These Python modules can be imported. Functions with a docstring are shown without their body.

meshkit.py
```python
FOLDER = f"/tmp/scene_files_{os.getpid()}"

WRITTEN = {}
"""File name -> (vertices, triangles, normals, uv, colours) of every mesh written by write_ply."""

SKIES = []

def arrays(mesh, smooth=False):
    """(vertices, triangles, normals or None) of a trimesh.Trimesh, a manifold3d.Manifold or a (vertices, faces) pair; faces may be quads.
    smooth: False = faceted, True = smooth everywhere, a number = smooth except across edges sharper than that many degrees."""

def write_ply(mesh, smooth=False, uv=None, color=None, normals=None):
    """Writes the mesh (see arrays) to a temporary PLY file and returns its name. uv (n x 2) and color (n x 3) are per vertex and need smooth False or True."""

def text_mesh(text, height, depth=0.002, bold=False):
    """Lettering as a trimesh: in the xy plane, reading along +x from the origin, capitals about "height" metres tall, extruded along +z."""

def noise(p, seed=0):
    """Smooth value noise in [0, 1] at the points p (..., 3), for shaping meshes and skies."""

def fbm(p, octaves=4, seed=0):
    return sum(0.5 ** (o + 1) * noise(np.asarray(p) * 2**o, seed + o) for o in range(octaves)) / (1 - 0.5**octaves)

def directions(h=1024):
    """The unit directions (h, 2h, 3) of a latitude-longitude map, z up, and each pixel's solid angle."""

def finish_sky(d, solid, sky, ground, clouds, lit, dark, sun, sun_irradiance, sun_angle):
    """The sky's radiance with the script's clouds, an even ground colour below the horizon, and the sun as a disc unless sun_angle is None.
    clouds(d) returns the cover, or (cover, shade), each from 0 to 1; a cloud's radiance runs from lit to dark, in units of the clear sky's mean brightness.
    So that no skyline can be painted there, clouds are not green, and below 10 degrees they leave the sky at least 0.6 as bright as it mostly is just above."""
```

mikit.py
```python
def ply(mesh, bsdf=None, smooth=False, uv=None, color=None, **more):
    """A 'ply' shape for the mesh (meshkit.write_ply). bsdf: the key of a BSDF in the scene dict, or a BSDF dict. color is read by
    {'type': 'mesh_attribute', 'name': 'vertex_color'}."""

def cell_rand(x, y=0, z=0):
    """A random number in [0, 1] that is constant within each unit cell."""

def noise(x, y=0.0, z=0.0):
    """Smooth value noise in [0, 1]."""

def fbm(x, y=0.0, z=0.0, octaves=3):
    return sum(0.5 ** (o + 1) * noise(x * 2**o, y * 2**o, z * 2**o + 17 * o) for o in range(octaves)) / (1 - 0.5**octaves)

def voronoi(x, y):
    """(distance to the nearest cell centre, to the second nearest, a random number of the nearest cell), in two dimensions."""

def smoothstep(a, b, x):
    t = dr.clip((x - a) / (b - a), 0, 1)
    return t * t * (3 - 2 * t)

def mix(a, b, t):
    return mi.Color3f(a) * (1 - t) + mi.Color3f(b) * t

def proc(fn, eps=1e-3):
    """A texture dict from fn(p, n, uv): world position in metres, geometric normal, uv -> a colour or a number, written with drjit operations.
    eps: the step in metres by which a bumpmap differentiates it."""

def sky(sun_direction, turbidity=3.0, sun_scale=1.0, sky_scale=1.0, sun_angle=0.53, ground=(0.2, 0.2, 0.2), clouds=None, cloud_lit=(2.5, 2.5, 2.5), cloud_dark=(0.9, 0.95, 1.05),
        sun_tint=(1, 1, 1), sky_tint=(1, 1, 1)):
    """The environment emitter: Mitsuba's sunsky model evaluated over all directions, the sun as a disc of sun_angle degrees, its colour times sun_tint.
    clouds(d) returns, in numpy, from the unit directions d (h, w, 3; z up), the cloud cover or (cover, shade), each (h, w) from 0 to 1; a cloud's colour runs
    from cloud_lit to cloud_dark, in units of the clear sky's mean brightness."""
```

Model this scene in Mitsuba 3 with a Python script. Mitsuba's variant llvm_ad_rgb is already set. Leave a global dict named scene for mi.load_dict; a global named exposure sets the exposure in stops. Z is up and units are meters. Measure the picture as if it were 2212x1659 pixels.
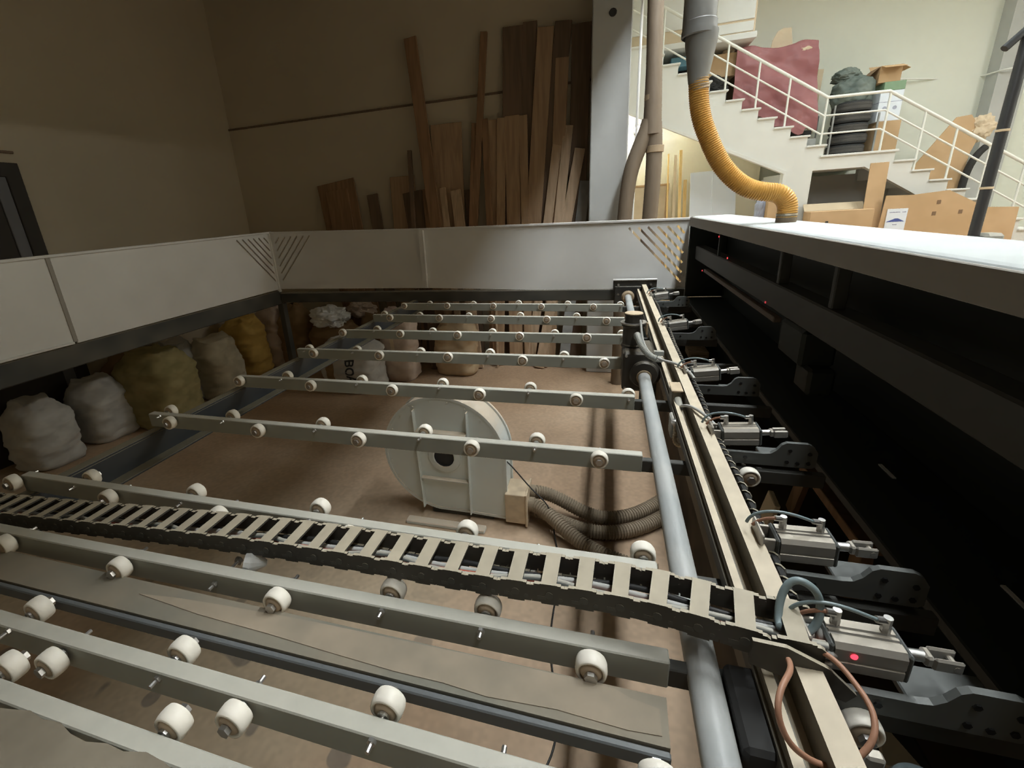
import math, random
import numpy as np, trimesh, manifold3d as m3
import drjit as dr
import mitsuba as mi
import mikit, meshkit
from mikit import proc, noise, fbm, smoothstep, mix

T = mi.ScalarTransform4f
scene, labels = {}, {}
rng = np.random.default_rng(7)

# ------------------------------------------------------------------ camera, exposure, lamps
exposure = -0.1
FWD = np.array([-0.06064439, -0.94862793, -0.31052746])
R0 = np.array([[0.95939084, 0.27548407, -0.06064439], [0.03046465, -0.31492372, -0.94862793], [-0.28043024, 0.90825744, -0.31052746]])
EYE = np.array([0.0, 0.0, 1.62])
scene['camera'] = dict(type='perspective', fov=97.4869, fov_axis='x', near_clip=0.02, far_clip=60.0,
    to_world=T().look_at(origin=EYE.tolist(), target=(EYE + R0[2]).tolist(), up=(-R0[1]).tolist()),
    principal_point_offset_x=(1106 - 1021.948) / 2212, principal_point_offset_y=(829.5 - 776.048) / 1659)
LAMPS = [  # x, y, z, length along y, width, radiance, place: rows of ceiling tubes over the saw and in the hall
    (1.0, -.8, 4.5, 1.25, 0.24, (10, 10.4, 10.4), 'over the near end of the saw'), (1.0, .35, 4.5, 1.25, 0.24, (40, 41.8, 41.5), 'over the saw, beside the camera'), (1.0, 2.0, 4.5, 1.25, 0.24, (90, 94.5, 94), 'over the middle of the saw'),
    (1.0, 3.4, 4.5, 1.25, 0.24, (86, 90.5, 90.5), 'over the far end of the saw'),
    (7.6, 1.2, 5.3, 1.3, 0.5, (6, 5.9, 5.4), 'at the right wall, nearest to the camera'), (7.6, 3.4, 5.3, 1.3, 0.5, (50, 49, 46), 'at the right wall, level with the far saw end'), (7.6, 5.6, 5.3, 1.3, 0.5, (90, 88, 83), 'at the right wall, beyond the saw'),
    (2.6, 6.0, 5.4, 1.3, 0.3, (26, 28.8, 29), 'in the hall behind the saw, left'), (2.6, 8.0, 5.4, 1.3, 0.3, (26, 28.8, 29), 'before the stairs, left'),
    (5.0, 6.0, 5.4, 1.3, 0.3, (26, 28.8, 29), 'in the hall behind the saw, right'), (5.0, 8.0, 5.4, 1.3, 0.3, (26, 28.8, 29), 'before the stairs, right'),
]

# ------------------------------------------------------------------ materials
def rgb(c): return {'type': 'rgb', 'value': list(map(float, c))}
def mat(name, color, rough=0.6, metal=0.0, spec=0.4, two=True, **kw):
    b = dict(type='principled', base_color=rgb(color) if isinstance(color, (tuple, list)) else color, roughness=rough, metallic=metal, specular=spec, **kw)
    scene[name] = dict(type='twosided', bsdf=b) if two else b
    return name
DUST = (0.50, 0.43, 0.32)
def dusty(base, amount=0.9, dust=DUST, lo=0.45, hi=0.9, sc=30.0):
    def fn(p, n, uv):
        up = smoothstep(lo, hi, n.z)
        k = up * amount * (0.72 + 0.28 * fbm(p.x * sc, p.y * sc, p.z * sc))
        k = k + (1 - up) * 0.12 * noise(p.x * 9, p.y * 9, p.z * 9)
        return mix(base, dust, k)
    return proc(fn)
def mottled(a, b, sc=3.0, oct=3, sharp=0.25):
    def fn(p, n, uv):
        return mix(a, b, smoothstep(0.5 - sharp, 0.5 + sharp, fbm(p.x * sc, p.y * sc, p.z * sc, oct)))
    return proc(fn)
def grain(a, b, sx=40.0, sz=1.6):
    def fn(p, n, uv):
        w = fbm(p.x * sx, p.y * sx, p.z * sz + noise(p.x * 4, p.y * 4, p.z * 2) * 2, 3)
        return mix(a, b, smoothstep(0.25, 0.75, w))
    return proc(fn)
mat('m_rail', dusty((0.30, 0.32, 0.29), 0.92, (0.56, 0.54, 0.47)), 0.5)
mat('m_rail_dark', (0.05, 0.05, 0.045), 0.6)
mat('m_roller', {'type': 'mesh_attribute', 'name': 'vertex_color'}, 0.45)
mat('m_hub', (0.45, 0.36, 0.27), 0.6)
mat('m_steel', (0.55, 0.54, 0.52), 0.35, 0.9)
mat('m_panel', mottled((0.66, 0.66, 0.645), (0.72, 0.72, 0.705), 2.5), 0.45)
mat('m_cover', mottled((0.42, 0.45, 0.45), (0.48, 0.51, 0.51), 4), 0.7, spec=0.15)
mat('m_lip', (0.30, 0.28, 0.25), 0.55)
mat('m_frame_dark', dusty((0.035, 0.038, 0.036), 0.35), 0.6)
mat('m_blue', dusty((0.020, 0.028, 0.040), 0.75, (0.32, 0.29, 0.21)), 0.5)
mat('m_gantry', dusty((0.10, 0.085, 0.06), 0.95, (0.67, 0.58, 0.44)), 0.6)
mat('m_pipe', mottled((0.36, 0.38, 0.38), (0.43, 0.44, 0.43), 12), 0.45)
mat('m_black', dusty((0.015, 0.016, 0.017), 0.25), 0.45)
mat('m_chain', dusty((0.025, 0.024, 0.022), 0.95, (0.52, 0.46, 0.35), 0.6, 0.9), 0.6)
mat('m_clamp', dusty((0.36, 0.35, 0.33), 0.55), 0.35, 0.35)
mat('m_arm', (0.10, 0.107, 0.103), 0.5)
mat('m_bolt', (0.02, 0.02, 0.02), 0.4)
mat('m_airhose', (0.22, 0.28, 0.295), 0.35)
mat('m_greyhose', dusty((0.30, 0.33, 0.33), 0.5, lo=0.3), 0.5)
mat('m_copper', (0.38, 0.20, 0.13), 0.45)
mat('m_red', (0.42, 0.10, 0.06), 0.5)
mat('m_cable', (0.03, 0.03, 0.03), 0.5)
mat('m_cable_grey', (0.42, 0.42, 0.40), 0.5)
mat('m_plate', mottled((0.18, 0.175, 0.145), (0.26, 0.222, 0.168), 5, 4), 0.8)
mat('m_dustlayer', mottled((0.25, 0.215, 0.165), (0.34, 0.28, 0.21), 14, 4, 0.35), 0.85)
mat('m_plate_steel', (0.12, 0.13, 0.135), 0.5)
mat('m_beige', mottled((0.21, 0.18, 0.136), (0.25, 0.217, 0.165), 18, 4), 0.85)
mat('m_fan', dusty((0.62, 0.67, 0.65), 0.85, (0.66, 0.52, 0.37), 0.2, 0.7), 0.5)
mat('m_box_dust', mottled((0.50, 0.40, 0.28), (0.58, 0.47, 0.33), 25), 0.85)
mat('m_flex', dusty((0.20, 0.155, 0.105), 0.35, lo=0.2), 0.7)
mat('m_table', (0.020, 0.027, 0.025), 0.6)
mat('m_dark_filler', mottled((0.03, 0.022, 0.014), (0.07, 0.05, 0.03), 6), 0.8)  # dark brown of the added base, shade put into the colour
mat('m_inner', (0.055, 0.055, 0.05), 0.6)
mat('m_inner_lit', (0.13, 0.10, 0.08), 0.6)  # lighter tone for the lit stretch of the inner rail
def wallfn(a, b, s):
    return mottled(a, b, s, 4, 0.4)
mat('m_wall', wallfn((0.48, 0.42, 0.32), (0.54, 0.475, 0.365), 0.9), 0.9, spec=0.1)
mat('m_hall', wallfn((0.70, 0.73, 0.66), (0.76, 0.79, 0.72), 0.8), 0.9, spec=0.1)
mat('m_stairwall', wallfn((0.65, 0.66, 0.635), (0.71, 0.72, 0.695), 1.2), 0.85, spec=0.1)
mat('m_cream', wallfn((0.78, 0.74, 0.58), (0.83, 0.79, 0.64), 1.2), 0.85, spec=0.1)
mat('m_column', wallfn((0.41, 0.425, 0.42), (0.47, 0.48, 0.475), 1.5), 0.7)
mat('m_ceiling', (0.16, 0.15, 0.13), 0.9, spec=0.1)
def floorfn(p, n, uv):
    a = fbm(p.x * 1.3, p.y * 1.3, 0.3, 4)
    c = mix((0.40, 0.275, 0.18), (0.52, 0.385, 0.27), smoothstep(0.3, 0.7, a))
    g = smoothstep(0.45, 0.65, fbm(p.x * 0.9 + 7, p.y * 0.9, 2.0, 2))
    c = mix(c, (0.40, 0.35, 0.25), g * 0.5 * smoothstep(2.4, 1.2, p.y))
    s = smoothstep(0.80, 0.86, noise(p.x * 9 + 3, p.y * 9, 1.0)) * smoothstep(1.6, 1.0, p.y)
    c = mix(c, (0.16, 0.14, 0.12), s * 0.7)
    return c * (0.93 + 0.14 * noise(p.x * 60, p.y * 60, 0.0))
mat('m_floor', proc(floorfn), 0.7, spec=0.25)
mat('m_wood_a', grain((0.33, 0.215, 0.13), (0.42, 0.29, 0.18)), 0.75)
mat('m_wood_b', grain((0.22, 0.13, 0.07), (0.30, 0.18, 0.10)), 0.75)
mat('m_wood_c', grain((0.40, 0.29, 0.19), (0.52, 0.38, 0.26)), 0.75)
mat('m_wood_d', grain((0.13, 0.09, 0.06), (0.18, 0.12, 0.08)), 0.8)
mat('m_wood_y', grain((0.75, 0.52, 0.20), (0.82, 0.62, 0.30)), 0.6)
mat('m_card', mottled((0.47, 0.32, 0.18), (0.53, 0.37, 0.22), 3), 0.85)
mat('m_card_light', mottled((0.56, 0.47, 0.34), (0.62, 0.52, 0.38), 4), 0.85)
mat('m_card_dark', (0.20, 0.13, 0.08), 0.85)
mat('m_tarp', mottled((0.26, 0.098, 0.105), (0.33, 0.135, 0.14), 2.5), 0.5)
mat('m_tyre', (0.035, 0.036, 0.038), 0.7)
mat('m_tyre_tread', dusty((0.06, 0.06, 0.06), 0.5, (0.30, 0.26, 0.22)), 0.8)
mat('m_bag_green', mottled((0.10, 0.13, 0.12), (0.17, 0.20, 0.18), 6), 0.6)
mat('m_white', (0.80, 0.82, 0.82), 0.5)
mat('m_whiteblue', (0.72, 0.78, 0.86), 0.3)
mat('m_railing', (0.78, 0.80, 0.76), 0.35)
mat('m_greenbox', (0.20, 0.31, 0.20), 0.6)
mat('m_bluebox', (0.10, 0.22, 0.28), 0.6)
mat('m_dark', (0.03, 0.03, 0.03), 0.8)
mat('m_blackpole', (0.035, 0.038, 0.045), 0.4)
mat('m_ink_blue', (0.07, 0.10, 0.30), 0.7)
mat('m_ink_grey', (0.35, 0.38, 0.48), 0.7)
mat('m_duct', dusty((0.17, 0.132, 0.095), 0.3, (0.30, 0.245, 0.175), 0.1, 0.8), 0.6)
mat('m_greypipe', mottled((0.24, 0.25, 0.25), (0.33, 0.34, 0.33), 8), 0.45)
mat('m_yellowhose', mottled((0.56, 0.30, 0.06), (0.64, 0.37, 0.10), 10), 0.4)
mat('m_tape', (0.34, 0.26, 0.17), 0.6)
mat('m_clampband', (0.65, 0.6, 0.5), 0.3, 0.8)
mat('m_darkdoor', (0.03, 0.025, 0.02), 0.7)
mat('m_greydoor', (0.13, 0.13, 0.14), 0.7)
for nm, a, b in (('white', (0.40, 0.395, 0.38), (0.50, 0.495, 0.475)), ('olive', (0.22, 0.19, 0.085), (0.30, 0.25, 0.12)), ('cream', (0.44, 0.40, 0.30), (0.54, 0.49, 0.38)),
                 ('yellow', (0.46, 0.29, 0.07), (0.54, 0.36, 0.10)), ('pink', (0.46, 0.37, 0.31), (0.54, 0.45, 0.38)), ('brown', (0.19, 0.12, 0.055), (0.25, 0.16, 0.08)), ('tan', (0.40, 0.30, 0.19), (0.48, 0.37, 0.24))):
    mat('m_sack_' + nm, mottled(a, b, 12, 3), 0.75)
scene['m_red_dot'] = {'type': 'diffuse', 'reflectance': rgb((0.3, 0.02, 0.02))}

# ------------------------------------------------------------------ helpers
def numbered(k):
    if k not in labels and k not in scene and not any(s.startswith(k + '__') for s in scene): return k
    i = 1
    while True:
        q = f'{k}_{i:03d}'
        if q not in labels and q not in scene and not any(s.startswith(q + '__') for s in scene): return q
        i += 1
def put(key, **d):
    d = {k: v for k, v in d.items() if v}
    if d: labels[key] = d
def thing(name, label, category, group=None):
    key = numbered(name); put(key, label=label, category=category, group=group); return key
def add(name, mesh, m, parent=None, smooth=False, tw=None, label=None, category=None, group=None, kind=None, extra=None):
    key = numbered((parent + '__' if parent else '') + name)
    d = mesh if isinstance(mesh, dict) else mikit.ply(mesh, m, smooth)
    d = dict(d)
    if isinstance(mesh, dict) and m: d['bsdf'] = {'type': 'ref', 'id': m}
    if tw is not None: d['to_world'] = tw
    if extra: d.update(extra)
    scene[key] = d
    put(key, label=label, category=category, group=group, kind=kind)
    return key
def struct(name, mesh, m, **k): return add(name, mesh, m, kind='structure', **k)
def cat(*ms): return trimesh.util.concatenate(list(ms))
def tm(man):
    q = man.to_mesh(); return trimesh.Trimesh(q.vert_properties[:, :3], q.tri_verts, process=False)
def box(x0, x1, y0, y1, z0, z1, b=0.0):
    x0, x1 = sorted((x0, x1)); y0, y1 = sorted((y0, y1)); z0, z1 = sorted((z0, z1))
    if b <= 0:
        m = trimesh.creation.box((x1 - x0, y1 - y0, z1 - z0)); m.apply_translation(((x0 + x1) / 2, (y0 + y1) / 2, (z0 + z1) / 2)); return m
    b = min(b, (x1 - x0) * .45, (y1 - y0) * .45, (z1 - z0) * .45)
    pts = []
    for X, sx in ((x0, 1), (x1, -1)):
        for Y, sy in ((y0, 1), (y1, -1)):
            for Z, sz in ((z0, 1), (z1, -1)):
                pts += [(X + sx * b, Y + sy * b, Z), (X + sx * b, Y, Z + sz * b), (X, Y + sy * b, Z + sz * b)]
    return trimesh.convex.convex_hull(np.array(pts))
def frames(P):
    P = np.asarray(P, float); t = np.gradient(P, axis=0); t /= np.linalg.norm(t, axis=1, keepdims=True)
    a = np.cross(t[0], [0, 0, 1.0] if abs(t[0][2]) < 0.9 else [1.0, 0, 0]); a /= np.linalg.norm(a)
    A = []
    for i in range(len(P)):
        a = a - t[i] * (a @ t[i]); a /= np.linalg.norm(a); A.append(a.copy())
    A = np.array(A); return t, A, np.cross(t, A)
def tube(P, r, n=12, caps=True):
    P = np.asarray(P, float); _, A, B = frames(P); k = len(P)
    r = np.broadcast_to(r, (k,)); an = np.arange(n) * 2 * np.pi / n
    V = (P[:, None] + r[:, None, None] * (np.cos(an)[None, :, None] * A[:, None] + np.sin(an)[None, :, None] * B[:, None])).reshape(-1, 3)
    F = []
    for i in range(k - 1):
        for j in range(n):
            a, b = i * n + j, i * n + (j + 1) % n
            F += [(a, b, b + n), (a, b + n, a + n)]
    V = list(V)
    if caps:
        c0, c1 = len(V), len(V) + 1; V += [P[0], P[-1]]
        for j in range(n):
            F += [(c0, (j + 1) % n, j), (c1, (k - 1) * n + j, (k - 1) * n + (j + 1) % n)]
    m = trimesh.Trimesh(np.array(V), np.array(F), process=False); 
    if m.volume < 0: m.invert()
    return m
def cyl(p0, p1, r, n=20, r1=None):
    return tube([p0, p1], [r, r if r1 is None else r1], n)
def spline(pts, n=60):
    from scipy.interpolate import CubicSpline
    P = np.asarray(pts, float); s = np.r_[0, np.cumsum(np.linalg.norm(np.diff(P, axis=0), axis=1))]
    return CubicSpline(s, P)(np.linspace(0, s[-1], n))
def hose(pts, r, ring=0.012, depth=0.12, n=14):
    P = spline(pts, 400); L = np.linalg.norm(np.diff(P, axis=0), axis=1).sum(); k = int(L / ring) * 4 + 1
    P = spline(pts, k); rr = r * (1 + depth * np.where(np.arange(k) % 4 < 2, 0.5, -0.5)); return tube(P, rr, n)
def prism(poly, a0, a1, axis='y', holes=()):
    cs = m3.CrossSection([np.array(poly, float)] + [np.array(h, float) for h in holes], m3.FillRule.EvenOdd)
    m = tm(cs.extrude(abs(a1 - a0))); v = np.array(m.vertices); lo = min(a0, a1)
    if axis == 'y': w = np.stack([v[:, 0], lo + v[:, 2], v[:, 1]], 1)
    elif axis == 'x': w = np.stack([lo + v[:, 2], v[:, 0], v[:, 1]], 1)
    else: w = np.stack([v[:, 0], v[:, 1], lo + v[:, 2]], 1)
    q = trimesh.Trimesh(w, m.faces, process=False)
    if q.volume < 0: q.invert()
    return q
def lathe(prof, origin=(0, 0, 0), axis='z', n=24):
    prof = np.array(prof, float); an = np.arange(n) * 2 * np.pi / n; k = len(prof)
    V = np.stack([prof[:, :1] * np.cos(an), prof[:, :1] * np.sin(an), np.repeat(prof[:, 1:2], n, 1)], -1).reshape(-1, 3); F = []
    for i in range(k - 1):
        for j in range(n):
            a, b = i * n + j, i * n + (j + 1) % n
            F += [(a, b, b + n), (a, b + n, a + n)]
    m = trimesh.Trimesh(V, np.array(F), process=False)
    if axis == 'y': m.vertices = m.vertices[:, [0, 2, 1]]
    if axis == 'x': m.vertices = m.vertices[:, [2, 1, 0]]
    m.vertices = m.vertices + np.array(origin)
    if m.volume < 0: m.invert()
    return m
def slab_bar(p0, p1, w, t, up=(0, 1, 0)):
    """A board from p0 to p1 (centre line), w wide, t thick along 'up'."""
    p0, p1 = np.array(p0, float), np.array(p1, float); d = p1 - p0; L = np.linalg.norm(d); d /= L
    u = np.array(up, float); u -= d * (u @ d); u /= np.linalg.norm(u); s = np.cross(d, u)
    m = box(-w / 2, w / 2, -t / 2, t / 2, 0, L, 0.002)
    M = np.eye(4); M[:3, 0], M[:3, 1], M[:3, 2], M[:3, 3] = s, u, d, p0
    m.apply_transform(M)
    if m.volume < 0: m.invert()
    return m
def rot(m, deg, axis, at):
    m = m.copy(); m.apply_transform(trimesh.transformations.rotation_matrix(math.radians(deg), axis, at)); return m

# ------------------------------------------------------------------ lamps (above the frame)
for i, (x, y, z, ln, w, c, where) in enumerate(LAMPS):
    t = thing('ceiling_lamp', 'white tube lamp under the ceiling ' + where, 'lamp', 'ceiling lamps')
    add('housing', box(x - w / 2 - .02, x + w / 2 + .02, y - ln / 2 - .03, y + ln / 2 + .03, z, z + .06, .01), 'm_white', t)
    v = np.array([(x - w / 2, y - ln / 2, z - .004), (x + w / 2, y - ln / 2, z - .004), (x + w / 2, y + ln / 2, z - .004), (x - w / 2, y + ln / 2, z - .004)])
    add('diffuser', (v, np.array([[0, 2, 1], [0, 3, 2]])), 'm_white', t, extra={'emitter': {'type': 'area', 'radiance': rgb(c)}})
    add('hanger', cat(*[cyl((x, y + s * ln / 3, z + .06), (x, y + s * ln / 3, 5.8), .006, 6) for s in (-1, 1)]), 'm_white', t)

# ------------------------------------------------------------------ the room
XL, YB = -4.35, 4.9
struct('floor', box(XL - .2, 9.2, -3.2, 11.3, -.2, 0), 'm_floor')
struct('wall_left', box(XL - .2, XL, -3.2, YB + .2, 0, 5.9), 'm_wall')
struct('wall_back', box(XL, 0.08, YB, YB + .15, 0, 5.9), 'm_wall')
struct('wall_inner', box(0.0, 0.08, YB + .15, 11.0, 0, 5.9), 'm_hall')
struct('wall_hall', box(0.08, 9.0, 11.0, 11.2, 0, 5.9), 'm_hall')
struct('wall_right', box(9.0, 9.2, -3.2, 11.2, 0, 5.9), 'm_hall')
struct('wall_front', box(XL, 9.0, -3.2, -3.0, 0, 5.9), 'm_wall')
struct('ceiling', box(XL, 0.36, -3.0, YB, 4.05, 4.25), 'm_ceiling')
struct('ceiling_beam', box(.36, .52, -3.0, YB, 3.62, 5.8), 'm_ceiling')
struct('ceiling_001', box(XL - .2, 9.2, -3.2, 11.2, 5.8, 6.0), 'm_hall')
struct('trim_1', cat(box(XL, -.18, YB - .022, YB, 2.705, 2.725)), 'm_wood_d')
struct('trim_2', box(XL, -.18, YB - .012, YB, 0, 2.705), 'm_wall')
pl = prism([(6.16, 11.0), (6.16, 10.72), (6.55, 10.72), (6.55, 11.0)], 0, 5.8, 'z')
struct('wall_pilaster', pl, 'm_column')
col = thing('concrete_column', 'pale grey square column standing between the dim storage corner and the bright stair hall', 'column')
add('shaft', box(-.178, .135, 4.45, YB, 0, 4.05, .008), 'm_column', col)
add('anchor_hole', lathe([(0, .0), (.026, .0), (.030, -.004), (.026, -.008), (0, -.006)], (-.018, 4.45, 3.07), 'y'), 'm_dark', col, label='round dark hole in the face')
add('vertical_pipe', cyl((.21, 4.62, 0), (.21, 4.62, 5.8), .011, 10), 'm_white', smooth=40, label='thin white vertical pipe right beside the grey column', category='pipe')

# the dark door on the left wall
d = add('door_1', box(XL, XL + .03, 1.55, 2.42, 0, 2.03, .004), 'm_darkdoor', kind='structure')
add('door_frame', cat(box(XL, XL + .05, 2.50, 2.60, 0, 2.18, .004), box(XL, XL + .05, 1.4, 2.60, 2.08, 2.18, .004)), 'm_darkdoor', d)
add('door_jamb', cat(box(XL, XL + .04, 2.42, 2.50, 0, 2.08, .003), box(XL, XL + .04, 1.5, 2.50, 2.03, 2.08, .003)), 'm_greydoor', d)
add('wall_conduit', box(XL, XL + .02, 2.2, 2.62, 2.25, 2.268, .004), 'm_wood_d', label='short dark strip on the wall above the left door', category='conduit')

# ------------------------------------------------------------------ boards leaning in the storage corner
BOARDS = [  # name, x at floor, x at top, top z, width, material, thickness, y offset, label
 ('board', -1.654, -1.931, 3.287, .128, 'm_wood_b', .025, .06, 'tall reddish brown board leaning to the left, its top high above the wall ledge'),
 ('lath', -1.493, -1.182, 3.226, .066, 'm_wood_b', .03, .05, 'tall narrow brown lath leaning right beside the big dark sheets'),
 ('board', -1.645, -1.630, 2.497, .333, 'm_wood_a', .018, .03, 'wide reddish panel leaning behind short boards right of the tall leaning board'),
 ('board', -1.012, -.911, 3.236, .19, 'm_wood_d', .02, .01, 'tall dark sheet, leftmost of the tall sheets left of the column'),
 ('board', -.886, -.750, 3.251, .13, 'm_wood_d', .02, .0, 'tall dark narrow sheet, second of the tall sheets left of the column'),
 ('board', -.841, -.603, 3.179, .15, 'm_wood_a', .022, .05, 'tall brown plank, third of the tall sheets left of the column'),
 ('board', -.747, -.444, 3.207, .15, 'm_wood_d', .02, .02, 'tall dark plank, fourth of the tall sheets left of the column'),
 ('board', -.572, -.454, 2.918, .12, 'm_wood_a', .022, .05, 'slightly shorter brown plank in front of the dark sheets near the column'),
 ('board', -.332, -.284, 3.169, .17, 'm_wood_d', .02, .0, 'tall board in the corner right against the column, its shade painted as dark wood'),  # dark wood stands in for the shade on this board
 ('board', -.765, -.467, 2.451, .087, 'm_wood_c', .022, .09, 'light plank leaning right, second light one from the left before the column'),
 ('board', -.624, -.393, 2.347, .088, 'm_wood_c', .022, .11, 'light slanted plank, brightest of those before the column'),
 ('board', -.658, -.283, 2.136, .098, 'm_wood_c', .022, .13, 'light plank leaning furthest right, its top touching the column side'),
 ('board', -.785, -.828, 2.480, .082, 'm_wood_a', .022, .09, 'shoulder of the middle group: brown plank with a light edge under the second tall sheet'),
 ('board', -.924, -.937, 2.490, .144, 'm_wood_a', .022, .08, 'broad brown plank of middle height in the middle group'),
 ('board', -1.098, -1.040, 2.479, .087, 'm_wood_a', .022, .10, 'brown plank of middle height left of the broad brown plank'),
 ('board', -1.187, -1.131, 2.475, .090, 'm_wood_a', .022, .07, 'second plank of middle height right of the tall narrow lath'),
 ('board', -1.132, -1.209, 2.489, .065, 'm_wood_b', .022, .11, 'dark slim plank just right of the tall narrow lath, leaning left'),
 ('board', -1.457, -1.299, 2.460, .092, 'm_wood_b', .022, .09, 'dark plank just left of the tall narrow lath'),
 ('lath', -1.10, -1.164, 1.656, .020, 'm_wood_c', .012, .15, 'thin pale lath end standing in front of the middle planks'),
 ('board', -.417, -.229, 1.845, .102, 'm_greypipe', .02, .10, 'grey short panel in the corner beside the column'),
 ('board', -2.770, -3.012, 2.042, .481, 'm_wood_b', .02, .02, 'wide brown sheet, leftmost of the boards leaning on the wall'),
 ('board', -2.792, -2.994, 1.952, .283, 'm_wood_b', .02, .06, 'reddish brown panel in front of the leftmost wide sheet'),
 ('board', -2.356, -2.560, 1.878, .131, 'm_wood_d', .022, .03, 'short dark board standing alone right of the leftmost sheets'),
 ('board', -2.161, -2.180, 2.039, .288, 'm_wood_a', .02, .01, 'pinkish low panel with a thin dark top edge behind a slim pole'),
 ('board', -1.852, -2.066, 1.873, .232, 'm_wood_d', .02, .05, 'short dark board left of the tall leaning board'),
 ('lath', -2.039, -2.041, 2.279, .043, 'm_wood_d', .03, .10, 'slim dark pole of wood left of the tall leaning board'),
 ('board', -1.732, -1.876, 1.887, .111, 'm_wood_b', .022, .12, 'first short board in front of the tall leaning board, brown'),
 ('board', -1.622, -1.765, 1.888, .094, 'm_wood_a', .022, .14, 'second short board in front of the wide reddish panel'),
 ('board', -1.483, -1.695, 1.884, .067, 'm_wood_c', .022, .16, 'narrow pale short board in front of the wide reddish panel'),
 ('board', -1.309, -1.549, 1.850, .112, 'm_wood_c', .022, .17, 'pale short board at the right end of the row before the wide reddish panel'),
 ('board', -1.326, -1.431, 1.846, .085, 'm_wood_d', .022, .05, 'dark short board right of the pale short boards')]
for i, (nm, xb, xt, zt, w, m, th, off, lab) in enumerate(BOARDS):
    xb = xt + np.clip(xb - xt, -.42, .42)
    add(nm, slab_bar((xb, 4.745 - off * 1.9, 0.012), (xt, 4.872 - off * .55, zt), w, th), m, label=lab, category='board', group='boards leaning on the back wall')

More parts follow.
